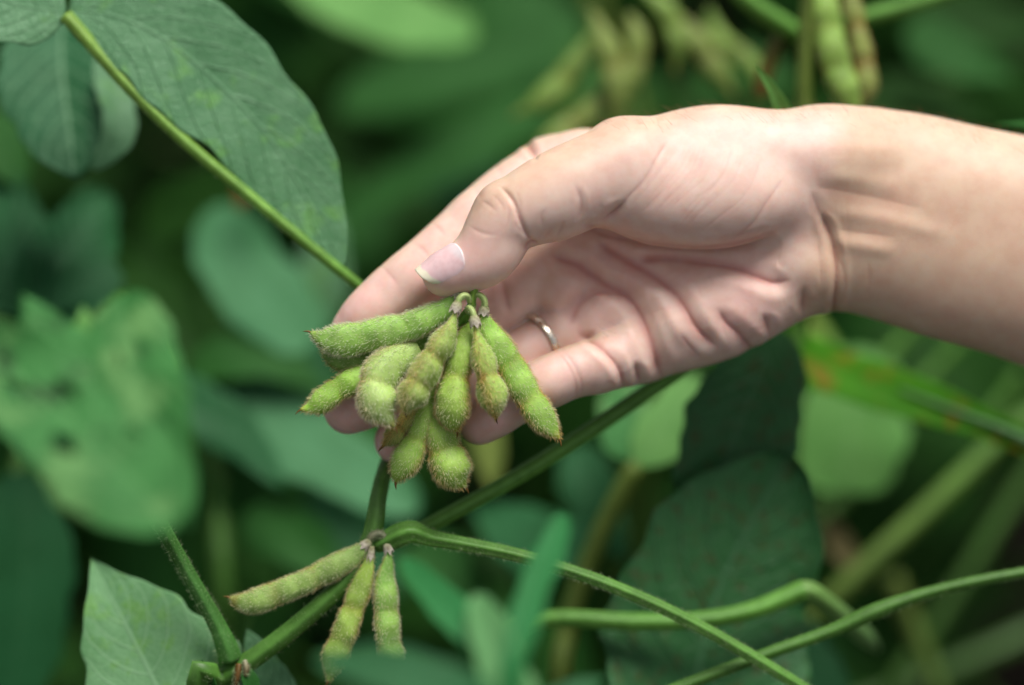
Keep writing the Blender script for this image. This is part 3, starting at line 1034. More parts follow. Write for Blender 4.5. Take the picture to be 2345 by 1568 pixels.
def leaf(parent, axis, width, mat, normal=(0, 0.35, 1.0), fold=0.12, wave=0.05, base_p=0.55, tip_p=0.95, left=1.0, right=1.0, roll=0.0, twist=0.0, droop=0.0, seed=1,
         name='leaf', label=None, n=44, m=29, holes=None, thick=2.2, quilted=0.005, cart=False):
    """blade along (u, v, w) axis points; width = greatest half width; a thin solid sheet"""
    A = spline(np.array(axis, float) if cart else Cps(axis), n)
    T, N_, B = frames(A, normal)
    t = np.linspace(0, 1, n)
    prof = (t + 0.003) ** base_p * (1 - t * 0.999) ** tip_p
    prof = prof / prof.max() * width
    s = np.linspace(-1, 1, m)
    ro = np.radians(roll + twist * (t - 0.5))
    N2 = N_ * np.cos(ro)[:, None] + B * np.sin(ro)[:, None]
    B2 = -N_ * np.sin(ro)[:, None] + B * np.cos(ro)[:, None]
    r = np.random.default_rng(seed)
    ph = r.uniform(0, 6.28, 6)
    side = np.where(s < 0, left, right)
    wob = 1 + 0.05 * np.sin(t * 17 + ph[0])[:, None] * np.abs(s) ** 3 + 0.03 * np.sin(t * 41 + ph[1])[:, None] * np.abs(s) ** 4
    x = prof[:, None] * (s * side)[None] * wob
    q = t[:, None] * 9 - np.abs(s)[None] ** 1.25 * 2.6
    quilt = np.cos(2 * np.pi * (q + 0.5)) * (np.abs(s) * (1 - np.abs(s) ** 4))[None]
    z = fold * np.abs(x) - fold * 0.35 * x * x / width + wave * width * (np.sin(t * 6.3 + ph[2])[:, None] * s[None] ** 2 + 0.6 * np.sin(t * 11 + ph[3])[:, None] * (s ** 3)[None]) \
        + quilted * width * quilt - droop * width * (np.abs(s) ** 2.2)[None] * np.ones((n, 1))
    P = (A[:, None] + x[..., None] * B2[:, None] + z[..., None] * N2[:, None])
    nv = np.repeat(N2[:, None], m, 1)
    P = P.reshape(-1, 3); nv = nv.reshape(-1, 3)
    uv = np.stack([np.repeat(t, m), np.tile(s, n)], -1)
    F = grid_faces(n, m)
    if holes:
        cen = uv[F].mean(1)
        keep = np.ones(len(F), bool)
        for (hu, hs, hr) in holes:
            keep &= ((cen[:, 0] - hu) ** 2 + (0.4 * (cen[:, 1] - hs)) ** 2) > hr ** 2
        F = F[keep]
    k = len(P)
    both = np.vstack([P + nv * thick / 2, P - nv * thick / 2])
    edges = np.sort(np.stack([F, np.roll(F, -1, 1)], -1).reshape(-1, 2), 1)
    raw = np.stack([F, np.roll(F, -1, 1)], -1).reshape(-1, 2)
    key = edges[:, 0] * np.int64(k) + edges[:, 1]
    _, inv, cnt = np.unique(key, return_inverse=True, return_counts=True)
    rim = raw[cnt[inv.reshape(-1)] == 1]
    faces = np.vstack([F, F[:, ::-1] + k, np.stack([rim[:, 1], rim[:, 0], rim[:, 0] + k, rim[:, 1] + k], 1)])
    o = link_mesh(name, both, faces, mat, parent, uv=np.vstack([uv, uv]))
    if label: o['label'] = label
    return o

# ------------------------------------------------------------------ fine hairs on the arm
def arm_hair():
    V, Nv, uv = HAND_SURF
    r = np.random.default_rng(77)
    ok = np.where((uv[:, 0] > 1380) & (uv[:, 0] < 2420) & (Nv[:, 1] > 0.35) & (Nv[:, 2] < 0.75))[0]
    k = r.choice(ok, 900)
    T = np.repeat(np.array([[-0.75, 0.1, -0.1]]), len(k), 0)
    tone = np.array([0.20, 0.12, 0.07])[None] * r.uniform(0.7, 1.5, (len(k), 1))
    fuzz(HAND, V[k], Nv[k], T, tone, r.uniform(12, 34, len(k)), radius=0.16, lean=1.5, curl=0.4, seed=78, name='arm_hair')
arm_hair()
# ------------------------------------------------------------------ soil under everything
def build_soil():
    n = 60
    g = np.linspace(-1, 1, n)
    g = np.sign(g) * (np.abs(g) ** 4.0) * 150
    X, Y = np.meshgrid(g, g, indexing='ij')
    P = np.stack([X.ravel(), Y.ravel(), np.zeros(n * n)], 1)
    r = np.hypot(P[:, 0], P[:, 1])
    P[:, 2] = (0.012 * sine_noise(P, 0.22, 5) + 0.006 * sine_noise(P, 0.07, 6)) * np.exp(-r / 6)
    m, nt, N, L = new_mat('soil')
    out = N.new('ShaderNodeOutputMaterial')
    b = N.new('ShaderNodeBsdfPrincipled')
    f = noise_n(nt, 26, 8, 0.7)
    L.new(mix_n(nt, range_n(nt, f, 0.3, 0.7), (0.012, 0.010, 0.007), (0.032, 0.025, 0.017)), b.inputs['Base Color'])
    b.inputs['Roughness'].default_value = 0.95
    b.inputs['Specular IOR Level'].default_value = 0.1
    bp = nd(nt, 'ShaderNodeBump', Strength=0.8, Distance=0.01)
    L.new(noise_n(nt, 90, 6, 0.7), bp.inputs['Height'])
    L.new(bp.outputs[0], b.inputs['Normal'])
    L.new(b.outputs[0], out.inputs['Surface'])
    o = link_mesh('soil', P, grid_faces(n, n)[:, ::-1], m, world=True)
    tag(o, 'dark bare soil in shade under the crop', kind='structure')
build_soil()

# ------------------------------------------------------------------ the cluster of pods lying in the hand
CLUSTER = thing('pod_cluster', 'cluster of fuzzy green pods fanned out across the fingers of the hand', 'pods', (1078, 700, 110))
PEDC = np.array([0.52, 0.64, 0.24])
stem('rachis', [(1052, 746, 66), (1061, 729, 86), (1078, 706, 104), (1081, 684, 114), (1087, 664, 124), (1094, 645, 132), (1096, 640, 133)], [13, 12, 10.5, 9, 7, 5.5, 4], CLUSTER, GREEN * 1.5, YGREEN * 1.3, hair=160, hair_len=8, seed=3)
def pedicel(pts, r, seed):
    return stem('pedicel', pts, np.array(r) * 1.22, CLUSTER, PEDC, PEDC * 1.05, ridges=4, groove=0.05, hair=160, hair_len=6, seed=seed, n=26, sides=12)
pedicel([(1082, 664, 120), (1077, 652, 126), (1065, 649, 128), (1055, 656, 124), (1050, 668, 116), (1044, 678, 110)], [5, 5.2, 5.5, 5.5, 5.5, 5], 11)
pedicel([(1076, 690, 118), (1071, 678, 132), (1062, 676, 138), (1053, 683, 140), (1048, 696, 140), (1044, 710, 140)], [5, 5.4, 5.6, 5.6, 5.5, 5], 12)
pedicel([(1070, 712, 112), (1074, 705, 130), (1081, 711, 142), (1085, 722, 146), (1088, 738, 146)], [5.5, 6, 5.6, 5.4, 5], 13)
pedicel([(1084, 680, 112), (1093, 674, 120), (1103, 678, 122), (1110, 690, 120), (1110, 704, 116), (1108, 722, 112)], [5, 5.2, 5.5, 5.6, 5.4, 5], 14)
calyx(CLUSTER, (1056, 658, 122), (1047, 676, 112), 12, 2)
calyx(CLUSTER, (1050, 690, 140), (1042, 712, 140), 12, 3)
calyx(CLUSTER, (1084, 722, 146), (1089, 744, 146), 12, 4)
calyx(CLUSTER, (1111, 700, 117), (1107, 718, 113), 12, 5)
POD_G = (0.20, 0.42, 0.075)
# top left, long and bright
pod(CLUSTER, [(1047, 674, 112), (1028, 696, 106), (1000, 718, 100), (931, 749, 96), (850, 768, 92), (781, 779, 88), (738, 774, 86), (711, 760, 86)], [6, 18, 27, 34, 37, 37, 27, 4], [0.25, 0.52, 0.80], roll=8, rust=0.22, hairs=4600, pale=0.85, gold=0.15, seed=1, col=(0.19, 0.43, 0.075))
# dark one under it
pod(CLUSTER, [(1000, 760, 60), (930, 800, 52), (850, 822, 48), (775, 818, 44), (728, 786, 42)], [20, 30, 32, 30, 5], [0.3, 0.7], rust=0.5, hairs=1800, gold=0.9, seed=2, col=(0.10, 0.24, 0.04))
# lower left
pod(CLUSTER, [(905, 826, 60), (850, 850, 68), (808, 872, 72), (768, 895, 72), (725, 926, 70), (689, 938, 66)], [18, 25, 31, 29, 26, 4], [0.42, 0.76], rust=0.35, hairs=2600, gold=0.55, pale=0.3, seed=3, col=(0.20, 0.46, 0.05), roll=-14)
# pale blunt pod coming forward
pod(CLUSTER, [(958, 800, 80), (915, 822, 96), (880, 850, 118), (864, 893, 138), (872, 938, 152), (905, 978, 156)], [22, 38, 44, 46, 42, 4], [0.38, 0.74], flat=0.85, rust=0.42, hairs=4200, hair_len=19, pale=0.95, gold=0.45, seed=4, col=(0.24, 0.42, 0.11), roll=18)
# pod with the split seam, tip towards the viewer
pod(CLUSTER, [(1043, 710, 140), (1037, 735, 144), (1022, 770, 146), (988, 826, 150), (955, 884, 158), (936, 924, 160), (930, 944, 152)], [5, 12, 30, 38, 42, 36, 5], [0.30, 0.58, 0.84], flat=0.8, rust=0.5, hairs=4200, gold=0.55, pale=0.5, seed=5, roll=62, col=(0.24, 0.42, 0.08))
# middle
pod(CLUSTER, [(1076, 738, 84), (1072, 760, 100), (1061, 800, 108), (1044, 858, 116), (1036, 915, 122), (1038, 962, 122), (1047, 988, 116)], [8, 22, 32, 33, 39, 36, 4], [0.30, 0.72], flat=0.8, rust=0.55, hairs=3800, gold=0.7, pale=0.2, seed=6, roll=-20, col=(0.22, 0.42, 0.06))
# right of middle, tip towards the viewer
pod(CLUSTER, [(1088, 738, 146), (1092, 762, 144), (1101, 802, 142), (1114, 852, 142), (1127, 900, 144), (1134, 934, 140), (1136, 958, 132)], [5, 10, 28, 35, 40, 32, 4], [0.36, 0.74], flat=0.82, rust=0.6, hairs=3800, gold=0.75, pale=0.3, seed=7, roll=70, col=(0.22, 0.41, 0.07))
# long one on the right
pod(CLUSTER, [(1107, 718, 114), (1116, 750, 108), (1135, 785, 104), (1166, 830, 100), (1198, 888, 98), (1236, 948, 96), (1262, 982, 94), (1281, 1006, 92)], [8, 24, 32, 34, 34, 33, 26, 5], [0.24, 0.52, 0.80], rust=0.45, hairs=4400, gold=0.75, pale=0.6, seed=8, roll=12, col=(0.19, 0.42, 0.06))
# lower middle
pod(CLUSTER, [(1000, 880, 76), (980, 935, 82), (957, 998, 84), (930, 1052, 84), (912, 1085, 82), (906, 1104, 78)], [22, 25, 29, 36, 28, 5], [0.35, 0.74], rust=0.45, hairs=3000, gold=0.6, pale=0.4, seed=9, roll=-25, col=(0.20, 0.43, 0.06))
# lowest, blunt
pod(CLUSTER, [(1000, 920, 70), (1006, 975, 76), (1016, 1020, 80), (1032, 1066, 82), (1050, 1098, 80), (1067, 1115, 74)], [30, 38, 40, 46, 36, 4], [0.30, 0.74], flat=0.85, rust=0.42, hairs=3600, gold=0.7, pale=0.45, seed=10, roll=15, col=(0.21, 0.42, 0.06))
# brown one in the shade between
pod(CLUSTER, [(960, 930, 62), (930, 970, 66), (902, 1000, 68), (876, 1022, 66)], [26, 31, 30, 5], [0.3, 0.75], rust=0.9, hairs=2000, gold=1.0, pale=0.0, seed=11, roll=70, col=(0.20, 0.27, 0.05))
# ------------------------------------------------------------------ leaf materials
LM_PALE = leaf_material('leaf_pale', (0.13, 0.295, 0.14), (0.17, 0.34, 0.18), patch=(0.13, 0.33, 0.09), patch_scale=85, spots=((0.025, 0.05, 0.02), 190, 0.69), rough=0.5, spec=0.32, trans=0.2, vein_amt=0.3, bump=0.75, grain=(0.6, 0.75, 0.65))
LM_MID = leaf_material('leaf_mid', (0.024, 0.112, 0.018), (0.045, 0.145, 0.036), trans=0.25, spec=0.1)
LM_SHADED = leaf_material('leaf_shaded', (0.014, 0.055, 0.007), (0.026, 0.075, 0.014), trans=0.22, spec=0.06)  # darker leaf green, with the shade deep in the crop put into it
LM_TEAL = leaf_material('leaf_teal', (0.016, 0.108, 0.032), (0.04, 0.15, 0.055), spec=0.18, trans=0.16)
LM_BRIGHT = leaf_material('leaf_bright', (0.060, 0.25, 0.060), (0.12, 0.32, 0.10), patch=(0.14, 0.33, 0.10), patch_scale=55, patch_lo=0.5, spots=((0.015, 0.06, 0.015), 75, 0.62), trans=0.3, grain=(0.4, 0.55, 0.45))
LM_RUST = leaf_material('leaf_rusty', (0.034, 0.145, 0.040), (0.07, 0.18, 0.08), patch=(0.050, 0.085, 0.018), patch_scale=200, patch_lo=0.52, spots=((0.33, 0.42, 0.10), 40, 0.76), trans=0.15, vein_amt=0.6, spec=0.3, rough=0.42, bump=0.8)
LM_LIME = leaf_material('leaf_lime', (0.085, 0.36, 0.006), (0.16, 0.40, 0.05), patch=(0.30, 0.20, 0.012), patch_scale=95, patch_lo=0.53, trans=0.35, nveins=0.0)
LM_LIGHT = leaf_material('leaf_light', (0.17, 0.41, 0.10), (0.22, 0.45, 0.15), trans=0.3)
LM_FRESH = leaf_material('leaf_fresh', (0.026, 0.19, 0.05), (0.05, 0.23, 0.075), trans=0.25, nveins=0.0)
LM_DOWNY = leaf_material('leaf_downy', (0.13, 0.33, 0.12), (0.18, 0.37, 0.16), rough=0.7, trans=0.25, nveins=0.0)

def to_ground(p):
    """the point straight below a (u, v, w) point, on the soil, in the Cartesian frame"""
    c = Cp(p)
    h = W(c)[2]
    return c + GDOWN * (h / S)

def ground_stem(parent, pts, radii, col=DKGREEN, col2=GREEN, lean=(0, 0), hair=0, **k):
    """main stem from the soil up to pts[0] and on through pts"""
    first = Cp(pts[0])
    g = to_ground(pts[0]) + np.array([lean[0], 0, 0]) + np.array([0, -math.sin(PITCH), math.cos(PITCH)]) * lean[1] * 0
    mid = g * 0.45 + first * 0.55 + np.array([lean[0] * 0.1, 0, 0])
    c = np.vstack([g[None], mid[None], Cps(pts)])
    return stem('stem', c, radii, parent, col, col2, cart=True, hair=hair, n=130, **k)

# ------------------------------------------------------------------ the plant being picked
P1 = thing('soybean_plant', 'soybean plant in focus behind the hand, with three hanging pods at its stem joint', 'plant', (440, 1650, -60))
P1.location = W(to_ground((440, 1650, -60)))
ground_stem(P1, [(455, 1640, -60), (505, 1560, -25), (545, 1530, -12), (575, 1512, -6), (680, 1432, 0), (790, 1330, 2), (848, 1240, 0), (868, 1130, -20), (886, 1065, -75), (930, 950, -200), (1000, 800, -300)],
            [30, 28, 26, 24, 25, 23, 22, 21, 23, 19, 18, 17, 15], DKGREEN * 0.9, GREEN * 0.85, hair=2600, hair_len=12, groove=0.06, seed=31)
# long stalk up to the big leaf
stem('petiole', [(1000, 800, -300), (905, 725, -215), (815, 650, -145), (700, 556, -118), (560, 440, -108), (420, 322, -104), (300, 205, -104), (200, 92, -110), (150, 36, -116)],
     [14, 13, 13, 13, 13.5, 14, 15, 16, 17], P1, GREEN * 1.15, np.array([0.23, 0.40, 0.06]), hair=500, hair_len=9, seed=32)
leaf(P1, [(158, 22, -122), (280, 42, -128), (418, 120, -138), (596, 290, -150), (704, 458, -150), (788, 615, -140)], 143, LM_PALE, normal=(0.05, 0.25, 1), fold=0.10, wave=0.03, base_p=0.42, tip_p=0.7, seed=2, n=70, m=41)
leaf(P1, [(150, 28, -118), (40, 10, -110), (-90, -40, -110), (-240, -120, -130)], 112, LM_PALE, normal=(0, 0.3, 1), fold=0.08, seed=3)
leaf(P1, [(140, 40, -560), (142, 160, -500), (158, 290, -430), (172, 408, -370)], 158, leaf_material('leaf_ribbed', (0.020, 0.115, 0.042), (0.16, 0.32, 0.17), trans=0.16, vein_amt=0.85, nveins=7), normal=(0, 0.35, 1), fold=0.30, wave=0.06, base_p=0.5, tip_p=0.7, quilted=0.02, seed=4)
leaf(P1, [(225, 130, -430), (262, 220, -400), (268, 310, -370), (215, 392, -350)], 46, LM_PALE, normal=(0.5, 0.3, 1), fold=0.2, wave=0.08, tip_p=0.7, seed=165)
# stalk at lower left with its blurred leaflets coming forward
stem('petiole', [(527, 1512, -4), (518, 1480, 2), (497, 1432, 6), (452, 1350, 18), (400, 1258, 40), (340, 1142, 130), (312, 1060, 320), (305, 990, 560), (300, 940, 740)], [27, 25, 20, 17, 16.5, 16, 15, 14, 12], P1, DKGREEN * 1.2, DKGREEN * 1.3, hair=1800, hair_len=11, seed=33)
leaf(P1, [(272, 676, 700), (310, 830, 800), (362, 1000, 875), (436, 1212, 925)], 92, LM_BRIGHT, normal=(-0.2, 0.5, 1), fold=0.2, wave=0.12, base_p=0.4, tip_p=0.75, quilted=0.03, holes=[(0.30, -0.35, 0.035), (0.62, 0.3, 0.03)], seed=5)
leaf(P1, [(408, 1206, 950), (230, 1030, 900), (80, 890, 825), (-120, 740, 750)], 132, LM_BRIGHT, normal=(0.2, 0.5, 1), fold=0.18, wave=0.14, base_p=0.4, tip_p=0.7, quilted=0.03, holes=[(0.42, 0.35, 0.05), (0.55, -0.3, 0.045), (0.68, 0.25, 0.04), (0.30, -0.5, 0.03)], seed=6)
leaf(P1, [(300, 1000, 850), (200, 890, 800), (120, 790, 750), (50, 670, 700)], 84, LM_BRIGHT, normal=(0.1, 0.5, 1), fold=0.15, wave=0.12, seed=7)
leaf(P1, [(330, 1090, 800), (262, 960, 760), (210, 830, 720), (190, 700, 680)], 70, LM_LIGHT, normal=(0.3, 0.5, 1), fold=0.25, wave=0.12, seed=163)
leaf(P1, [(200, 1060, 640), (60, 960, 600), (-80, 900, 560)], 70, LM_TEAL, normal=(0.1, 0.5, 1), fold=0.2, wave=0.1, seed=164)
# sharp pale leaf at the bottom
leaf(P1, [(440, 1740, 0), (372, 1600, -40), (300, 1455, -82), (252, 1362, -110), (209, 1276, -137)], 188, leaf_material('leaf_pale_sharp', (0.18, 0.38, 0.17), (0.27, 0.48, 0.26), patch=(0.15, 0.35, 0.09), patch_scale=120, patch_lo=0.5, spots=((0.08, 0.09, 0.03), 260, 0.72), rough=0.5, trans=0.2, vein_amt=0.6, bump=0.4, nveins=8, spec=0.2),
     normal=(-0.1, 0.3, 1), fold=0.12, wave=0.03, base_p=0.5, tip_p=1.15, left=1.08, right=0.9, seed=8, n=90, m=51, label='pale leaf with sharp veins in the bottom corner')
leaf(P1, [(660, 1700, -120), (625, 1600, -115), (590, 1500, -110), (565, 1440, -105)], 60, LM_PALE, normal=(0.1, 0.2, 1), seed=9)
leaf(P1, [(500, 1640, 20), (478, 1560, 24), (462, 1510, 22)], 26, LM_MID, normal=(-0.5, 0.2, 1), fold=0.5, seed=10)
leaf(P1, [(560, 1530, 10), (572, 1560, 16), (590, 1610, 14)], 20, LM_MID, normal=(0.5, 0.2, 1), fold=0.4, seed=11)
stem('bud_scar', [(548, 1520, 14), (544, 1545, 20), (538, 1575, 20)], [8, 9, 5], P1, BROWN * 0.5, BROWN * 0.3, ridges=3, seed=34, hair=120, hair_len=8)
stem('bud_scar', [(560, 1512, 16), (564, 1530, 22), (562, 1548, 20)], [6, 8, 4], P1, np.array([.4, .38, .26]), BROWN * 0.7, ridges=3, seed=35, hair=120, hair_len=8)
# the joint below the hand: swollen stalk to the right, three pods
stem('petiole', [(862, 1250, 2), (886, 1238, 10), (915, 1224, 14), (945, 1218, 14), (985, 1232, 10), (1060, 1246, 6), (1200, 1276, 0), (1400, 1342, -10), (1600, 1434, -25), (1830, 1570, -45), (2010, 1690, -70)],
     [16, 21, 24, 24, 18.5, 15.5, 14.5, 14, 13.5, 13, 12], P1, GREEN * 1.05, GREEN * 1.0, hair=2600, hair_len=9, seed=36, groove=0.13, sides=20)
stem('node', [(842, 1246, 10), (852, 1228, 18), (868, 1222, 20), (884, 1232, 18), (888, 1250, 14)], [8, 11, 10, 9, 7], P1, np.array([.26, .24, .13]), np.array([.36, .38, .26]), ridges=3, hair=500, hair_len=9, seed=37)
for a, b, r_, s_ in (((848, 1238, 20), (832, 1252, 22), 11, 21), ((852, 1250, 24), (848, 1278, 26), 8, 22), ((884, 1240, 22), (890, 1262, 22), 10, 23)):
    calyx(P1, a, b, r_, s_)
pod(P1, [(842, 1242, 22), (826, 1258, 24), (795, 1282, 24), (740, 1312, 24), (690, 1336, 24), (636, 1358, 24), (580, 1378, 22), (543, 1376, 20), (527, 1368, 20)], [7, 16, 26, 29, 27, 29, 29, 22, 4], [0.26, 0.54, 0.83], roll=6, rust=0.45, hairs=3800, hair_len=13, pale=0.5, gold=0.45, seed=41, col=(0.17, 0.33, 0.075))
pod(P1, [(850, 1266, 26), (846, 1285, 26), (832, 1330, 26), (810, 1390, 26), (790, 1445, 26), (766, 1510, 24), (752, 1560, 22)], [6, 12, 24, 27, 29, 30, 5], [0.3, 0.55, 0.82], roll=-15, rust=0.5, hairs=3000, hair_len=14, pale=0.3, gold=0.6, seed=42, col=(0.19, 0.36, 0.05))
pod(P1, [(889, 1256, 22), (888, 1280, 22), (882, 1330, 20), (884, 1390, 20), (888, 1450, 20), (896, 1515, 18), (905, 1560, 16)], [6, 12, 26, 32, 31, 33, 5], [0.34, 0.58, 0.84], roll=35, rust=0.5, hairs=3200, hair_len=14, pale=0.75, gold=0.45, seed=43, col=(0.15, 0.36, 0.06))
# side shoot crossing behind towards the hand
stem('petiole', [(880, 1252, -25), (990, 1200, -80), (1240, 1058, -125), (1490, 892, -190), (1640, 790, -260), (1760, 700, -300)], [17, 18, 19, 19, 18, 16], P1, GREEN * 0.95, GREEN, seed=38)

# ------------------------------------------------------------------ dark spotted leaves at lower right
P2 = thing('soybean_plant', 'soybean plant with big dark rust-spotted leaves hanging below the palm', 'plant', (1700, 1900, -600))
P2.location = W(to_ground((1700, 1900, -600)))
ground_stem(P2, [(1700, 1760, -560), (1760, 1400, -580), (1800, 1000, -600), (1830, 700, -620)], [26, 25, 24, 22, 20, 16], seed=51)
leaf(P2, [(1540, 1760, -280), (1590, 1560, -310), (1650, 1340, -330), (1730, 1180, -345), (1806, 1040, -355)], 246, LM_RUST, normal=(0.1, 0.1, 1), fold=0.26, wave=0.12, base_p=0.45, tip_p=0.62, quilted=0.02, seed=12, n=60, m=37)
leaf(P2, [(1770, 745, -430), (1735, 860, -410), (1690, 980, -395), (1640, 1100, -385), (1600, 1200, -378)], 138, LM_RUST, normal=(0.15, 0.1, 1), fold=0.32, wave=0.10, quilted=0.02, base_p=0.5, tip_p=0.5, seed=13, n=60, m=37)
stem('petiole', [(1700, 1760, -560), (1600, 1790, -300), (1540, 1765, -285)], [14, 13, 12], P2, GREEN, GREEN, seed=52)
stem('petiole', [(1830, 700, -620), (1800, 715, -470), (1770, 745, -432)], [14, 13, 12], P2, GREEN, GREEN, seed=53)

P3 = thing('soybean_stalk', 'smooth bright green stalk lying level in front of the dark spotted leaf', 'stalk', (1180, 1440, -115))
stem('stem', [(1120, 1470, -230), (1250, 1418, -222), (1450, 1424, -215), (1600, 1420, -212), (1720, 1398, -220), (1840, 1352, -235)], [20, 21, 21, 20, 21, 25], P3, GREEN * 1.15, GREEN * 1.25, seed=54)
stem('pulvinus', [(1822, 1354, -234), (1850, 1354, -238), (1885, 1378, -280), (1940, 1422, -380), (1985, 1462, -470), (2010, 1484, -540)], [21, 24, 25, 23, 22, 8], P3, np.array([.20, .38, .09]), np.array([.17, .34, .12]), seed=55)

P4 = thing('soybean_stalk', 'thin ribbed stalk rising to the right edge across the lower right corner', 'stalk', (1440, 1620, -60))
stem('stem', [(1420, 1632, -60), (1560, 1572, -70), (1760, 1496, -85), (1900, 1446, -95), (2000, 1402, -100), (2110, 1362, -100), (2240, 1330, -100), (2420, 1298, -100)], [14, 14, 14, 15, 19, 14, 13, 12], P4, GREEN * 0.75, GREEN * 0.7, seed=56, hair=500, hair_len=9)

P5 = thing('corn_blade', 'bright lime blade with rusty blotches arching down to the right under the forearm', 'leaf blade', (1700, 760, -640))
leaf(P5, [(1560, 745, -700), (1760, 800, -660), (1960, 868, -630), (2150, 932, -600), (2345, 1012, -560), (2560, 1130, -540)], 74, LM_LIME, normal=(0, 0.25, 1), fold=0.12, wave=0.03, base_p=0.12, tip_p=0.75, seed=14, name='blade', n=70)
stem('midrib', [(2060, 890, -610), (2200, 946, -585), (2345, 1006, -552), (2560, 1128, -532)], [3, 7, 11, 13], P5, np.array([.16, .36, .12]), np.array([.2, .4, .16]), seed=57)

P6 = thing('soybean_plant', 'pale sunlit leaf and stalks half hidden below the lime blade', 'plant', (1940, 1500, -1000))
P6.location = W(to_ground((1940, 1500, -1000)))
leaf(P6, [(1990, 800, -960), (1965, 900, -940), (1945, 1020, -930), (1935, 1130, -940)], 150, LM_LIGHT, normal=(0, 0.5, 1), fold=0.05, base_p=0.4, tip_p=0.3, seed=15)
stem('stem', [(1760, 1520, -900), (1900, 1372, -900), (2100, 1188, -930), (2300, 1000, -960), (2460, 860, -980)], [26, 27, 27, 26, 24], P6, YGREEN * 0.6, GREEN * 0.95, seed=58)
ground_stem(P6, [(1700, 1660, -900), (1760, 1520, -900)], [28, 27, 27, 26], seed=59)
for q, (a, b, c_) in enumerate((((2110, 730), (1990, 850), 16), ((2200, 780), (2080, 900), 14), ((1830, 725), (1910, 830), 30), ((2340, 850), (2240, 980), 16))):
    stem('petiole', [(a[0], a[1], -1050 - 40 * q), ((a[0] + b[0]) / 2 + 6, (a[1] + b[1]) / 2, -1050 - 40 * q), (b[0], b[1], -1040 - 40 * q)], [c_, c_, c_ * 0.9], P6, GREEN * 0.9 if q != 2 else YGREEN * 1.1, GREEN, seed=60 + q)

P7 = thing('soybean_plant', 'soft yellowish stalk and pale leaves below the little finger', 'plant', (1290, 1700, -640))
P7.location = W(to_ground((1280, 1700, -640)))
ground_stem(P7, [(1280, 1640, -650), (1296, 1450, -650), (1345, 1290, -640), (1420, 1130, -620), (1460, 1062, -610)], [28, 27, 25, 24, 23, 24, 20], YGREEN * 0.45, YGREEN * 0.8, seed=65)
leaf(P7, [(1460, 1065, -610), (1530, 985, -640), (1590, 890, -680), (1640, 800, -720)], 80, LM_LIGHT, normal=(-0.2, 0.4, 1), seed=16)
leaf(P7, [(1455, 1060, -620), (1425, 980, -680), (1440, 880, -740), (1470, 800, -780)], 66, LM_BRIGHT, normal=(0.2, 0.4, 1), seed=17)
leaf(P7, [(1340, 1300, -700), (1230, 1240, -800), (1080, 1160, -900)], 110, LM_TEAL, normal=(0.1, 0.6, 1), seed=18)
leaf(P7, [(1090, 900, -900), (1115, 1010, -880), (1130, 1130, -860)], 46, leaf_material('leaf_olive', (0.2, 0.26, 0.05), (0.26, 0.32, 0.1), rough=0.5), normal=(0, 0.4, 1), seed=19)

# ------------------------------------------------------------------ shoot in the blurred foreground, bottom centre
P8 = thing('young_shoot', 'young shoot with bright blades and a downy tip, blurred in front of the ribbed stalk', 'shoot', (1190, 1760, 890))
P8.location = W(to_ground((1190, 1760, 890)))
ground_stem(P8, [(1190, 1760, 890), (1186, 1680, 900), (1178, 1600, 900)], [22, 20, 19, 18, 14], GREEN, GREEN, seed=70)
leaf(P8, [(1168, 1600, 924), (1184, 1490, 891), (1226, 1340, 792), (1262, 1260, 726), (1290, 1180, 660)], 33, LM_FRESH, normal=(-0.2, 0.3, 1), fold=0.25, wave=0.03, base_p=0.35, tip_p=0.3, seed=20)
leaf(P8, [(1165, 1580, 825), (1090, 1465, 792), (1010, 1376, 726), (920, 1280, 627)], 37, LM_FRESH, normal=(0.1, 0.5, 1), fold=0.2, wave=0.03, base_p=0.5, tip_p=0.5, seed=21)
leaf(P8, [(1190, 1650, 924), (1150, 1530, 891), (1118, 1440, 841), (1090, 1362, 775)], 46, LM_DOWNY, normal=(-0.2, 0.3, 1), fold=0.3, wave=0.06, base_p=0.4, tip_p=0.5, seed=22)
leaf(P8, [(1190, 1650, 924), (1190, 1570, 891), (1170, 1490, 825)], 34, LM_DOWNY, normal=(0.4, 0.3, 1), fold=0.3, seed=23)
leaf(P8, [(1190, 1700, 1056), (1060, 1600, 1089), (900, 1540, 1089), (720, 1510, 1072)], 56, LM_TEAL, normal=(0, 0.7, 1), fold=0.15, wave=0.05, base_p=0.5, tip_p=0.6, seed=24)
leaf(P8, [(1190, 1690, 825), (1290, 1600, 792), (1390, 1550, 759)], 36, LM_TEAL, normal=(0, 0.6, 1), seed=25)

# dim stalks in the gap at lower right
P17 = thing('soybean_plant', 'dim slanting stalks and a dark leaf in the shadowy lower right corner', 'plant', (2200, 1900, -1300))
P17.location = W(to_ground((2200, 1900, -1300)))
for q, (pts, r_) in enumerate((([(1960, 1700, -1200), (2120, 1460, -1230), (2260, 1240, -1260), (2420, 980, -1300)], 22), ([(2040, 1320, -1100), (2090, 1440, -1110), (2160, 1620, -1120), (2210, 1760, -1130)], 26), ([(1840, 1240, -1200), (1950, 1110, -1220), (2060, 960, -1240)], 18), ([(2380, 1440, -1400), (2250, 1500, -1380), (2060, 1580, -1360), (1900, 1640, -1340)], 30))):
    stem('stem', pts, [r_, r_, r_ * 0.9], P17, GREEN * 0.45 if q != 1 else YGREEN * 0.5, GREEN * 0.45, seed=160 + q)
leaf(P17, [(1720, 1420, -760), (1800, 1500, -720), (1880, 1600, -680), (1930, 1700, -660)], 110, LM_TEAL, normal=(0, 0.4, 1), seed=161)
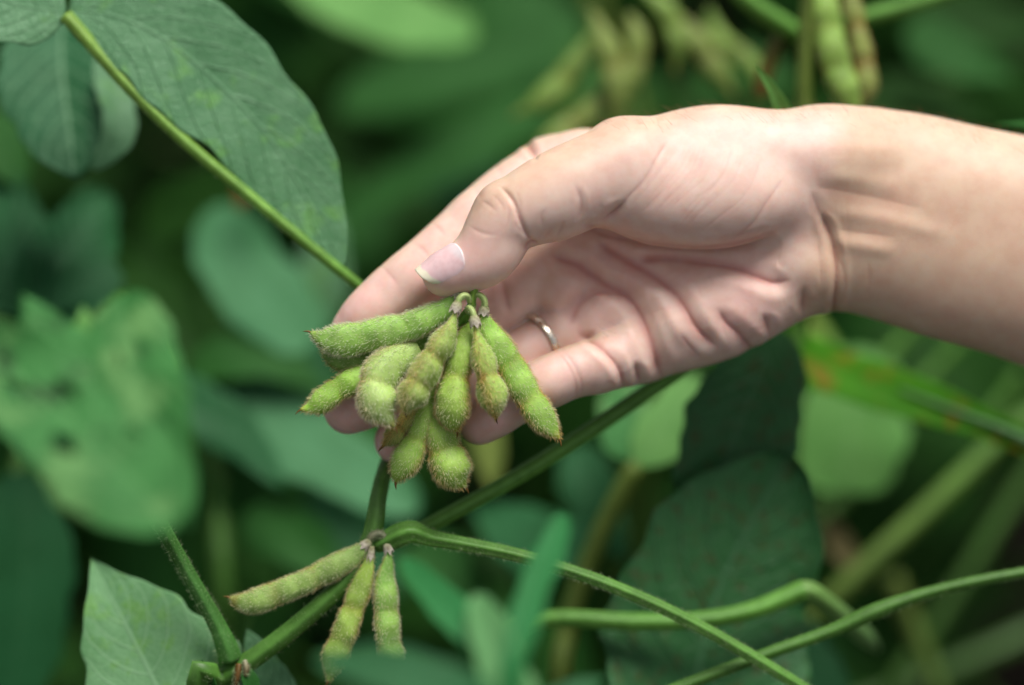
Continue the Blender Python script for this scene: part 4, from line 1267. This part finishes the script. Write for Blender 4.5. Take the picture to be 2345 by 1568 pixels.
leaf(P17, [(1890, 1180, -1000), (1930, 1260, -990), (1990, 1340, -980)], 34, leaf_material('leaf_dry', (0.16, 0.13, 0.05), (0.2, 0.16, 0.08)), normal=(0, 0.4, 1), seed=162)

# ------------------------------------------------------------------ left side
P9 = thing('soybean_plant', 'crinkled dark bluish leaves at the left edge, out of focus', 'plant', (60, 1500, -750))
P9.location = W(to_ground((40, 1500, -750)))
ground_stem(P9, [(40, 1400, -760), (50, 1000, -760), (90, 700, -740)], [26, 24, 22, 20, 16], seed=75)
leaf(P9, [(60, 740, -560), (130, 630, -620), (190, 530, -690), (240, 440, -760)], 105, LM_TEAL, normal=(0.2, 0.5, 1), wave=0.30, fold=0.15, base_p=0.4, tip_p=0.5, quilted=0.16, seed=26)
leaf(P9, [(60, 740, -570), (30, 610, -640), (0, 500, -710), (-30, 400, -780)], 120, LM_TEAL, normal=(-0.1, 0.5, 1), wave=0.32, fold=0.15, base_p=0.4, tip_p=0.5, quilted=0.16, seed=27)
leaf(P9, [(70, 740, -550), (160, 690, -580), (260, 600, -640)], 75, LM_TEAL, normal=(0.2, 0.5, 1), wave=0.2, base_p=0.4, tip_p=0.35, quilted=0.06, seed=28)
leaf(P9, [(-60, 250, -800), (0, 340, -760), (60, 440, -740)], 80, LM_MID, normal=(0.2, 0.5, 1), seed=29)
stem('petiole', [(90, 700, -740), (200, 640, -780), (330, 760, -830), (380, 850, -850)], [15, 14, 13, 12], P9, GREEN, GREEN, seed=76)

P10 = thing('soybean_plant', 'broad bluish-green leaf hanging in the bottom left corner, out of focus', 'plant', (60, 1800, -700))
P10.location = W(to_ground((60, 1800, -700)))
ground_stem(P10, [(40, 1300, -780), (40, 1080, -760)], [26, 24, 20, 14], seed=77)
leaf(P10, [(40, 1080, -700), (58, 1230, -680), (50, 1420, -670), (20, 1640, -680)], 122, LM_TEAL, normal=(0.1, 0.4, 1), fold=-0.12, base_p=0.4, tip_p=0.5, seed=30)
leaf(P10, [(40, 1080, -780), (-60, 1020, -760), (-200, 980, -760)], 90, LM_MID, normal=(0.1, 0.5, 1), seed=31)

P11 = thing('soybean_plant', 'blurred plant with pale bluish leaves between the long stalk and the fingertips', 'plant', (600, 1400, -950))
P11.location = W(to_ground((560, 1500, -950)))
ground_stem(P11, [(520, 1450, -960), (500, 1150, -980), (480, 860, -990), (560, 700, -990)], [28, 26, 24, 22, 19, 15], seed=78)
leaf(P11, [(720, 790, -930), (620, 690, -940), (540, 590, -960), (500, 470, -980)], 120, leaf_material('leaf_blue', (0.06, 0.22, 0.085), (0.08, 0.25, 0.11), spec=0.2, trans=0.15), normal=(0.2, 0.45, 1), fold=0.08, base_p=0.35, tip_p=0.4, seed=32)
leaf(P11, [(740, 760, -980), (745, 620, -980), (735, 500, -990), (700, 400, -1000)], 66, LM_PALE, normal=(-0.1, 0.45, 1), seed=33)
leaf(P11, [(470, 850, -930), (620, 960, -900), (780, 1060, -880), (960, 1170, -860)], 112, bpy.data.materials['leaf_blue'], normal=(0.15, 0.5, 1), fold=0.08, base_p=0.4, tip_p=0.5, seed=34)
leaf(P11, [(430, 860, -900), (520, 820, -900), (640, 830, -900), (760, 900, -900)], 70, LM_MID, normal=(0.1, 0.6, 1), seed=35)
leaf(P11, [(480, 980, -1000), (560, 1080, -1000), (640, 1200, -1000), (680, 1330, -1000)], 120, LM_MID, normal=(0.1, 0.5, 1), seed=36)
leaf(P11, [(400, 540, -1100), (420, 650, -1100), (400, 780, -1100)], 60, LM_SHADED, normal=(0.1, 0.5, 1), seed=37)
leaf(P11, [(560, 360, -900), (565, 420, -900), (545, 480, -900)], 34, leaf_material('leaf_withered', (0.22, 0.10, 0.02), (0.25, 0.14, 0.04), rough=0.6), normal=(0.1, 0.4, 1), seed=38, label='withered brown leaf')

# ------------------------------------------------------------------ top
P12 = thing('soybean_plant', 'far blurred plant with broad leaves above the index finger, one pale and sunlit', 'plant', (1150, 900, -2100))
P12.location = W(to_ground((1150, 900, -2100)))
ground_stem(P12, [(1250, 700, -2150), (1290, 400, -2150), (1330, 80, -2100)], [34, 30, 26, 24, 20], seed=80)
leaf(P12, [(640, -90, -1300), (780, -10, -1280), (930, 45, -1260), (1090, 80, -1250)], 105, LM_LIGHT, normal=(0, 0.6, 1), base_p=0.4, tip_p=0.4, seed=39)
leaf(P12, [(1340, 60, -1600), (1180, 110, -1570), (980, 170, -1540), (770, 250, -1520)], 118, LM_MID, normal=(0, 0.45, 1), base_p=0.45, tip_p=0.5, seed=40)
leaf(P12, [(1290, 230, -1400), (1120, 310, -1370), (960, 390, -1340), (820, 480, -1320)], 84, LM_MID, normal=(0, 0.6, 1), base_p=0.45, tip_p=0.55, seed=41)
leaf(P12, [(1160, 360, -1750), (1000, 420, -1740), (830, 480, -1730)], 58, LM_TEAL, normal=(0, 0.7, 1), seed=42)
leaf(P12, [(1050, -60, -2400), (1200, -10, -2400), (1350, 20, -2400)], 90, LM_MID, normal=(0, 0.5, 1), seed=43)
leaf(P12, [(690, -60, -2300), (720, 60, -2280), (760, 190, -2270)], 80, LM_SHADED, normal=(0, 0.5, 1), seed=44)

P13 = thing('soybean_plant', 'blurred plant with yellowish pods hanging above the back of the hand', 'plant', (1480, 800, -1800))
P13.location = W(to_ground((1480, 800, -1800)))
ground_stem(P13, [(1480, 600, -1850), (1460, 300, -1840), (1380, 60, -1800), (1330, -80, -1780)], [32, 30, 26, 24, 22, 18], YGREEN * 0.4, YGREEN * 0.6, seed=81)
for q, (pts, hw) in enumerate((([(1350, 20), (1395, 120), (1412, 200), (1405, 290)], 36), ([(1370, 60), (1310, 160), (1250, 225), (1180, 260)], 34), ([(1560, 40), (1600, 100), (1640, 160), (1680, 215)], 34),
                               ([(1470, -20), (1520, 20), (1550, 90), (1545, 160)], 30), ([(1400, 190), (1350, 260), (1270, 320), (1215, 360)], 34), ([(1620, 20), (1650, 90), (1720, 150), (1735, 220)], 26), ([(1440, 30), (1460, 90), (1450, 170), (1430, 240)], 28))):
    pod(P13, [(a, b, -760 - 40 * (q % 3)) for a, b in pts], [10, hw, hw, 6], [0.3, 0.7], hairs=0, rust=0.5, seed=90 + q, col=(0.11, 0.18, 0.035) if q % 2 == 0 else (0.09, 0.20, 0.03))
leaf(P13, [(1480, 300, -1900), (1560, 220, -1900), (1640, 240, -1900), (1740, 320, -1900)], 70, LM_SHADED, normal=(0, 0.5, 1), seed=45)

P14 = thing('soybean_plant', 'blurred plant at top right with green and brown pods hanging side by side', 'plant', (1880, 900, -900))
P14.location = W(to_ground((1880, 900, -900)))
ground_stem(P14, [(1850, 560, -520), (1840, 250, -470), (1850, -20, -440), (1860, -150, -420)], [28, 26, 22, 20, 18, 16], DKGREEN, YGREEN * 0.5, seed=82)
pod(P14, [(1880, -70, -460), (1886, 10, -450), (1900, 90, -445), (1922, 170, -440), (1950, 235, -440), (1962, 262, -440)], [12, 36, 38, 38, 32, 6], [0.25, 0.52, 0.8], hairs=500, hair_len=20, rust=0.3, seed=97, col=(0.12, 0.27, 0.04))
pod(P14, [(1935, -70, -480), (1950, 10, -470), (1968, 90, -465), (1982, 160, -462), (1982, 215, -460), (1970, 240, -460)], [10, 24, 25, 27, 26, 6], [0.28, 0.55, 0.82], hairs=400, hair_len=20, rust=0.8, gold=0.9, seed=98, col=(0.11, 0.14, 0.03))
stem('petiole', [(1660, -50, -550), (1720, 8, -560), (1800, 62, -580), (1845, 90, -600)], [20, 22, 23, 18], P14, GREEN * 1.1, GREEN * 1.1, seed=83)
stem('petiole', [(1850, 90, -600), (1960, 46, -580), (2080, 14, -570), (2220, -30, -560)], [18, 20, 20, 18], P14, GREEN * 1.1, GREEN * 1.0, seed=84)
stem('petiole', [(1800, 62, -600), (1765, 130, -610), (1740, 220, -620)], [16, 20, 18], P14, YGREEN * 0.5, BROWN * 0.8, seed=85)
leaf(P14, [(2080, -30, -1500), (2200, 40, -1480), (2320, 60, -1470), (2460, 40, -1460)], 90, LM_SHADED, normal=(0, 0.5, 1), seed=46)
stem('petiole', [(2420, 110, -1500), (2200, 180, -1510), (2030, 240, -1520)], [24, 24, 22], P14, GREEN * 0.7, GREEN * 0.6, seed=86)

# more overlapping leaves of the plants behind
for q, (pl, ax_, wd, mt) in enumerate((
    (P11, [(330, 520, -1150), (430, 470, -1120), (520, 420, -1100), (600, 330, -1090)], 92, LM_SHADED),
    (P11, [(250, 640, -1000), (360, 700, -960), (450, 790, -930), (520, 900, -910)], 88, LM_SHADED),
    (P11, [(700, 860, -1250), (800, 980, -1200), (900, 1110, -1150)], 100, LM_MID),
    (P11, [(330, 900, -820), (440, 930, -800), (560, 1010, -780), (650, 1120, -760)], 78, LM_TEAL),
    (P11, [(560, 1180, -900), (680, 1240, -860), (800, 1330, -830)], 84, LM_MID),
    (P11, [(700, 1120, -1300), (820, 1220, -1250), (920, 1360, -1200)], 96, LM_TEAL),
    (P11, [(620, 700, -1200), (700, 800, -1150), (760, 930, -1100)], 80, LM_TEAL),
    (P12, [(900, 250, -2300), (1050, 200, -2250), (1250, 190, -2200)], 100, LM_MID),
    (P12, [(760, 330, -1600), (850, 380, -1560), (960, 480, -1520), (1020, 560, -1500)], 76, LM_SHADED),
    (P7, [(1100, 1180, -1000), (1180, 1280, -960), (1280, 1400, -930)], 90, LM_SHADED),
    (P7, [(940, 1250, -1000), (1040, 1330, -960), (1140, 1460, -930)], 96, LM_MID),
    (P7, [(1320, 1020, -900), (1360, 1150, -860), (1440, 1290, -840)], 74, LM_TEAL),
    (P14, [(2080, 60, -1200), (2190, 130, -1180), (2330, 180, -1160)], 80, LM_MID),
    (P14, [(1990, 200, -1300), (2120, 230, -1280), (2280, 300, -1260)], 70, LM_SHADED),
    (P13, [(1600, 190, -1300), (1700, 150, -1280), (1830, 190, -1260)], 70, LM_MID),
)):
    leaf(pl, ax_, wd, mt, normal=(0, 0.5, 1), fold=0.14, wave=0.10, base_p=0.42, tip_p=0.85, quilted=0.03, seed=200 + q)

P15 = thing('leaf_tip', 'narrow pale bluish leaf tip poking up just above the wrist', 'leaf', (1800, 300, -230))
leaf(P15, [(1850, 420, -220), (1812, 300, -190), (1775, 215, -150), (1730, 147, -120)], 24, LM_LIGHT, normal=(-0.3, 0.3, 1), fold=0.3, base_p=0.35, tip_p=0.8, seed=47, name='blade')
stem('petiole', [(1850, 420, -220), (1880, 560, -330), (1890, 700, -420)], [8, 9, 9], P15, GREEN, GREEN, seed=87)
P16 = thing('leaf_tip', 'thin dark leaf edge touching the right side above the forearm', 'leaf', (2420, 300, -250))
leaf(P16, [(2500, 300, -240), (2400, 290, -245), (2275, 284, -250)], 24, LM_MID, normal=(0, 1, 0.5), fold=0.2, seed=48, name='blade')
stem('petiole', [(2500, 300, -240), (2560, 380, -300), (2580, 520, -380)], [8, 8, 8], P16, GREEN, GREEN, seed=88)

# ------------------------------------------------------------------ the crop behind: many plants, leaves in threes
def proto_leaf(seed, mat):
    r = np.random.default_rng(seed)
    n, m = 18, 11
    t = np.linspace(0, 1, n); s = np.linspace(-1, 1, m)
    prof = (t + 0.003) ** 0.5 * (1 - t * 0.999) ** 0.75
    prof = prof / prof.max() * 0.32
    x = prof[:, None] * s[None] * (1 + 0.05 * np.sin(t * 15 + r.uniform(0, 6))[:, None])
    z = 0.18 * np.abs(x) - 0.25 * (t ** 2)[:, None] * np.ones(m)[None] * r.uniform(0.4, 1.0) + 0.03 * np.sin(t * 7 + r.uniform(0, 6))[:, None] * (s ** 2)[None] - 0.18 * (x / 0.32) ** 2
    P = np.stack([t[:, None] * np.ones(m)[None], x, z], -1).reshape(-1, 3)
    P2_ = P.copy(); P2_[:, 2] -= 0.004
    uv = np.stack([np.repeat(t, m), np.tile(s, n)], -1)
    F = grid_faces(n, m)
    me = bpy.data.meshes.new('leaf')
    me.from_pydata([tuple(q) for q in P], [], F.tolist())
    me.polygons.foreach_set('use_smooth', np.ones(len(F), dtype=bool))
    lay = me.uv_layers.new(name='UVMap')
    vi = np.empty(len(me.loops), np.int32); me.loops.foreach_get('vertex_index', vi)
    lay.data.foreach_set('uv', uv[vi].astype(np.float32).ravel())
    me.materials.append(mat)
    return me

PROTO = [proto_leaf(i, mt) for i, mt in enumerate((LM_MID, LM_SHADED, LM_SHADED, LM_SHADED, LM_SHADED))]

def crop_plant(x, y, h, rng):
    root = bpy.data.objects.new('soybean_plant', None)
    COL.objects.link(root)
    root.location = (x, y, 0)
    tag(root, 'dim leafy soybean plant lost in the blur of the green background', 'plant', 'soybean plants filling the blurred background')
    lean = rng.normal(0, 0.04, 2)
    pts = [np.array([0, 0, 0.0]), np.array([lean[0] * .3, lean[1] * .3, h * 0.35]), np.array([lean[0] * .7, lean[1] * .7, h * .7]), np.array([lean[0], lean[1], h * 0.95])]
    def tube(name, ctrl, r0, r1, col):
        n, sd = 14, 7
        A = spline(np.array(ctrl), n)
        T, N_, B = frames(A, [0.3, 0.9, 0.1])
        th = np.linspace(0, 2 * np.pi, sd, endpoint=False)
        R = np.linspace(r0, r1, n)
        P = A[:, None] + R[:, None, None] * (np.cos(th)[None, :, None] * N_[:, None] + np.sin(th)[None, :, None] * B[:, None])
        P = P.reshape(-1, 3)
        C = np.repeat(np.asarray(col)[None], len(P), 0) * (1 + 0.2 * sine_noise(P, 0.05, 3))[:, None]
        me_o = link_mesh(name, P + np.array(root.location), grid_faces(n, sd, True), M_STEM, root, {'pigment': np.clip(C, 0.01, 1)}, world=True)
        return me_o
    tube('stem', pts, 0.0042, 0.0022, DKGREEN * 0.9)
    A = spline(np.array(pts), 40)
    k = rng.integers(8, 11)
    for i in range(k):
        f = 0.30 + 0.70 * (i + 0.5) / k
        p = A[int(f * 39)]
        az = i * 2.4 + rng.uniform(-0.5, 0.5)
        ln = rng.uniform(0.09, 0.17) * (1.15 - 0.5 * f)
        d = np.array([math.cos(az), math.sin(az), 0])
        q = p + d * ln + np.array([0, 0, ln * rng.uniform(0.5, 1.0)])
        q[2] = min(q[2], h)
        tube('petiole', [p, p * .5 + q * .5 + np.array([0, 0, -0.01]), q], 0.0017, 0.0014, GREEN * 0.8)
        for j, off in enumerate((0.0, 1.15, -1.15)):
            lo = bpy.data.objects.new('leaf', PROTO[rng.integers(0, len(PROTO))])
            COL.objects.link(lo)
            lo.parent = root
            sc = rng.uniform(0.075, 0.105) * (1.0 if j == 0 else 0.85)
            lo.location = q
            lo.rotation_euler = (rng.normal(0, 0.3), rng.uniform(0.05, 0.75), az + off + rng.normal(0, 0.15))
            lo.scale = (sc, sc * rng.uniform(0.9, 1.2), sc)

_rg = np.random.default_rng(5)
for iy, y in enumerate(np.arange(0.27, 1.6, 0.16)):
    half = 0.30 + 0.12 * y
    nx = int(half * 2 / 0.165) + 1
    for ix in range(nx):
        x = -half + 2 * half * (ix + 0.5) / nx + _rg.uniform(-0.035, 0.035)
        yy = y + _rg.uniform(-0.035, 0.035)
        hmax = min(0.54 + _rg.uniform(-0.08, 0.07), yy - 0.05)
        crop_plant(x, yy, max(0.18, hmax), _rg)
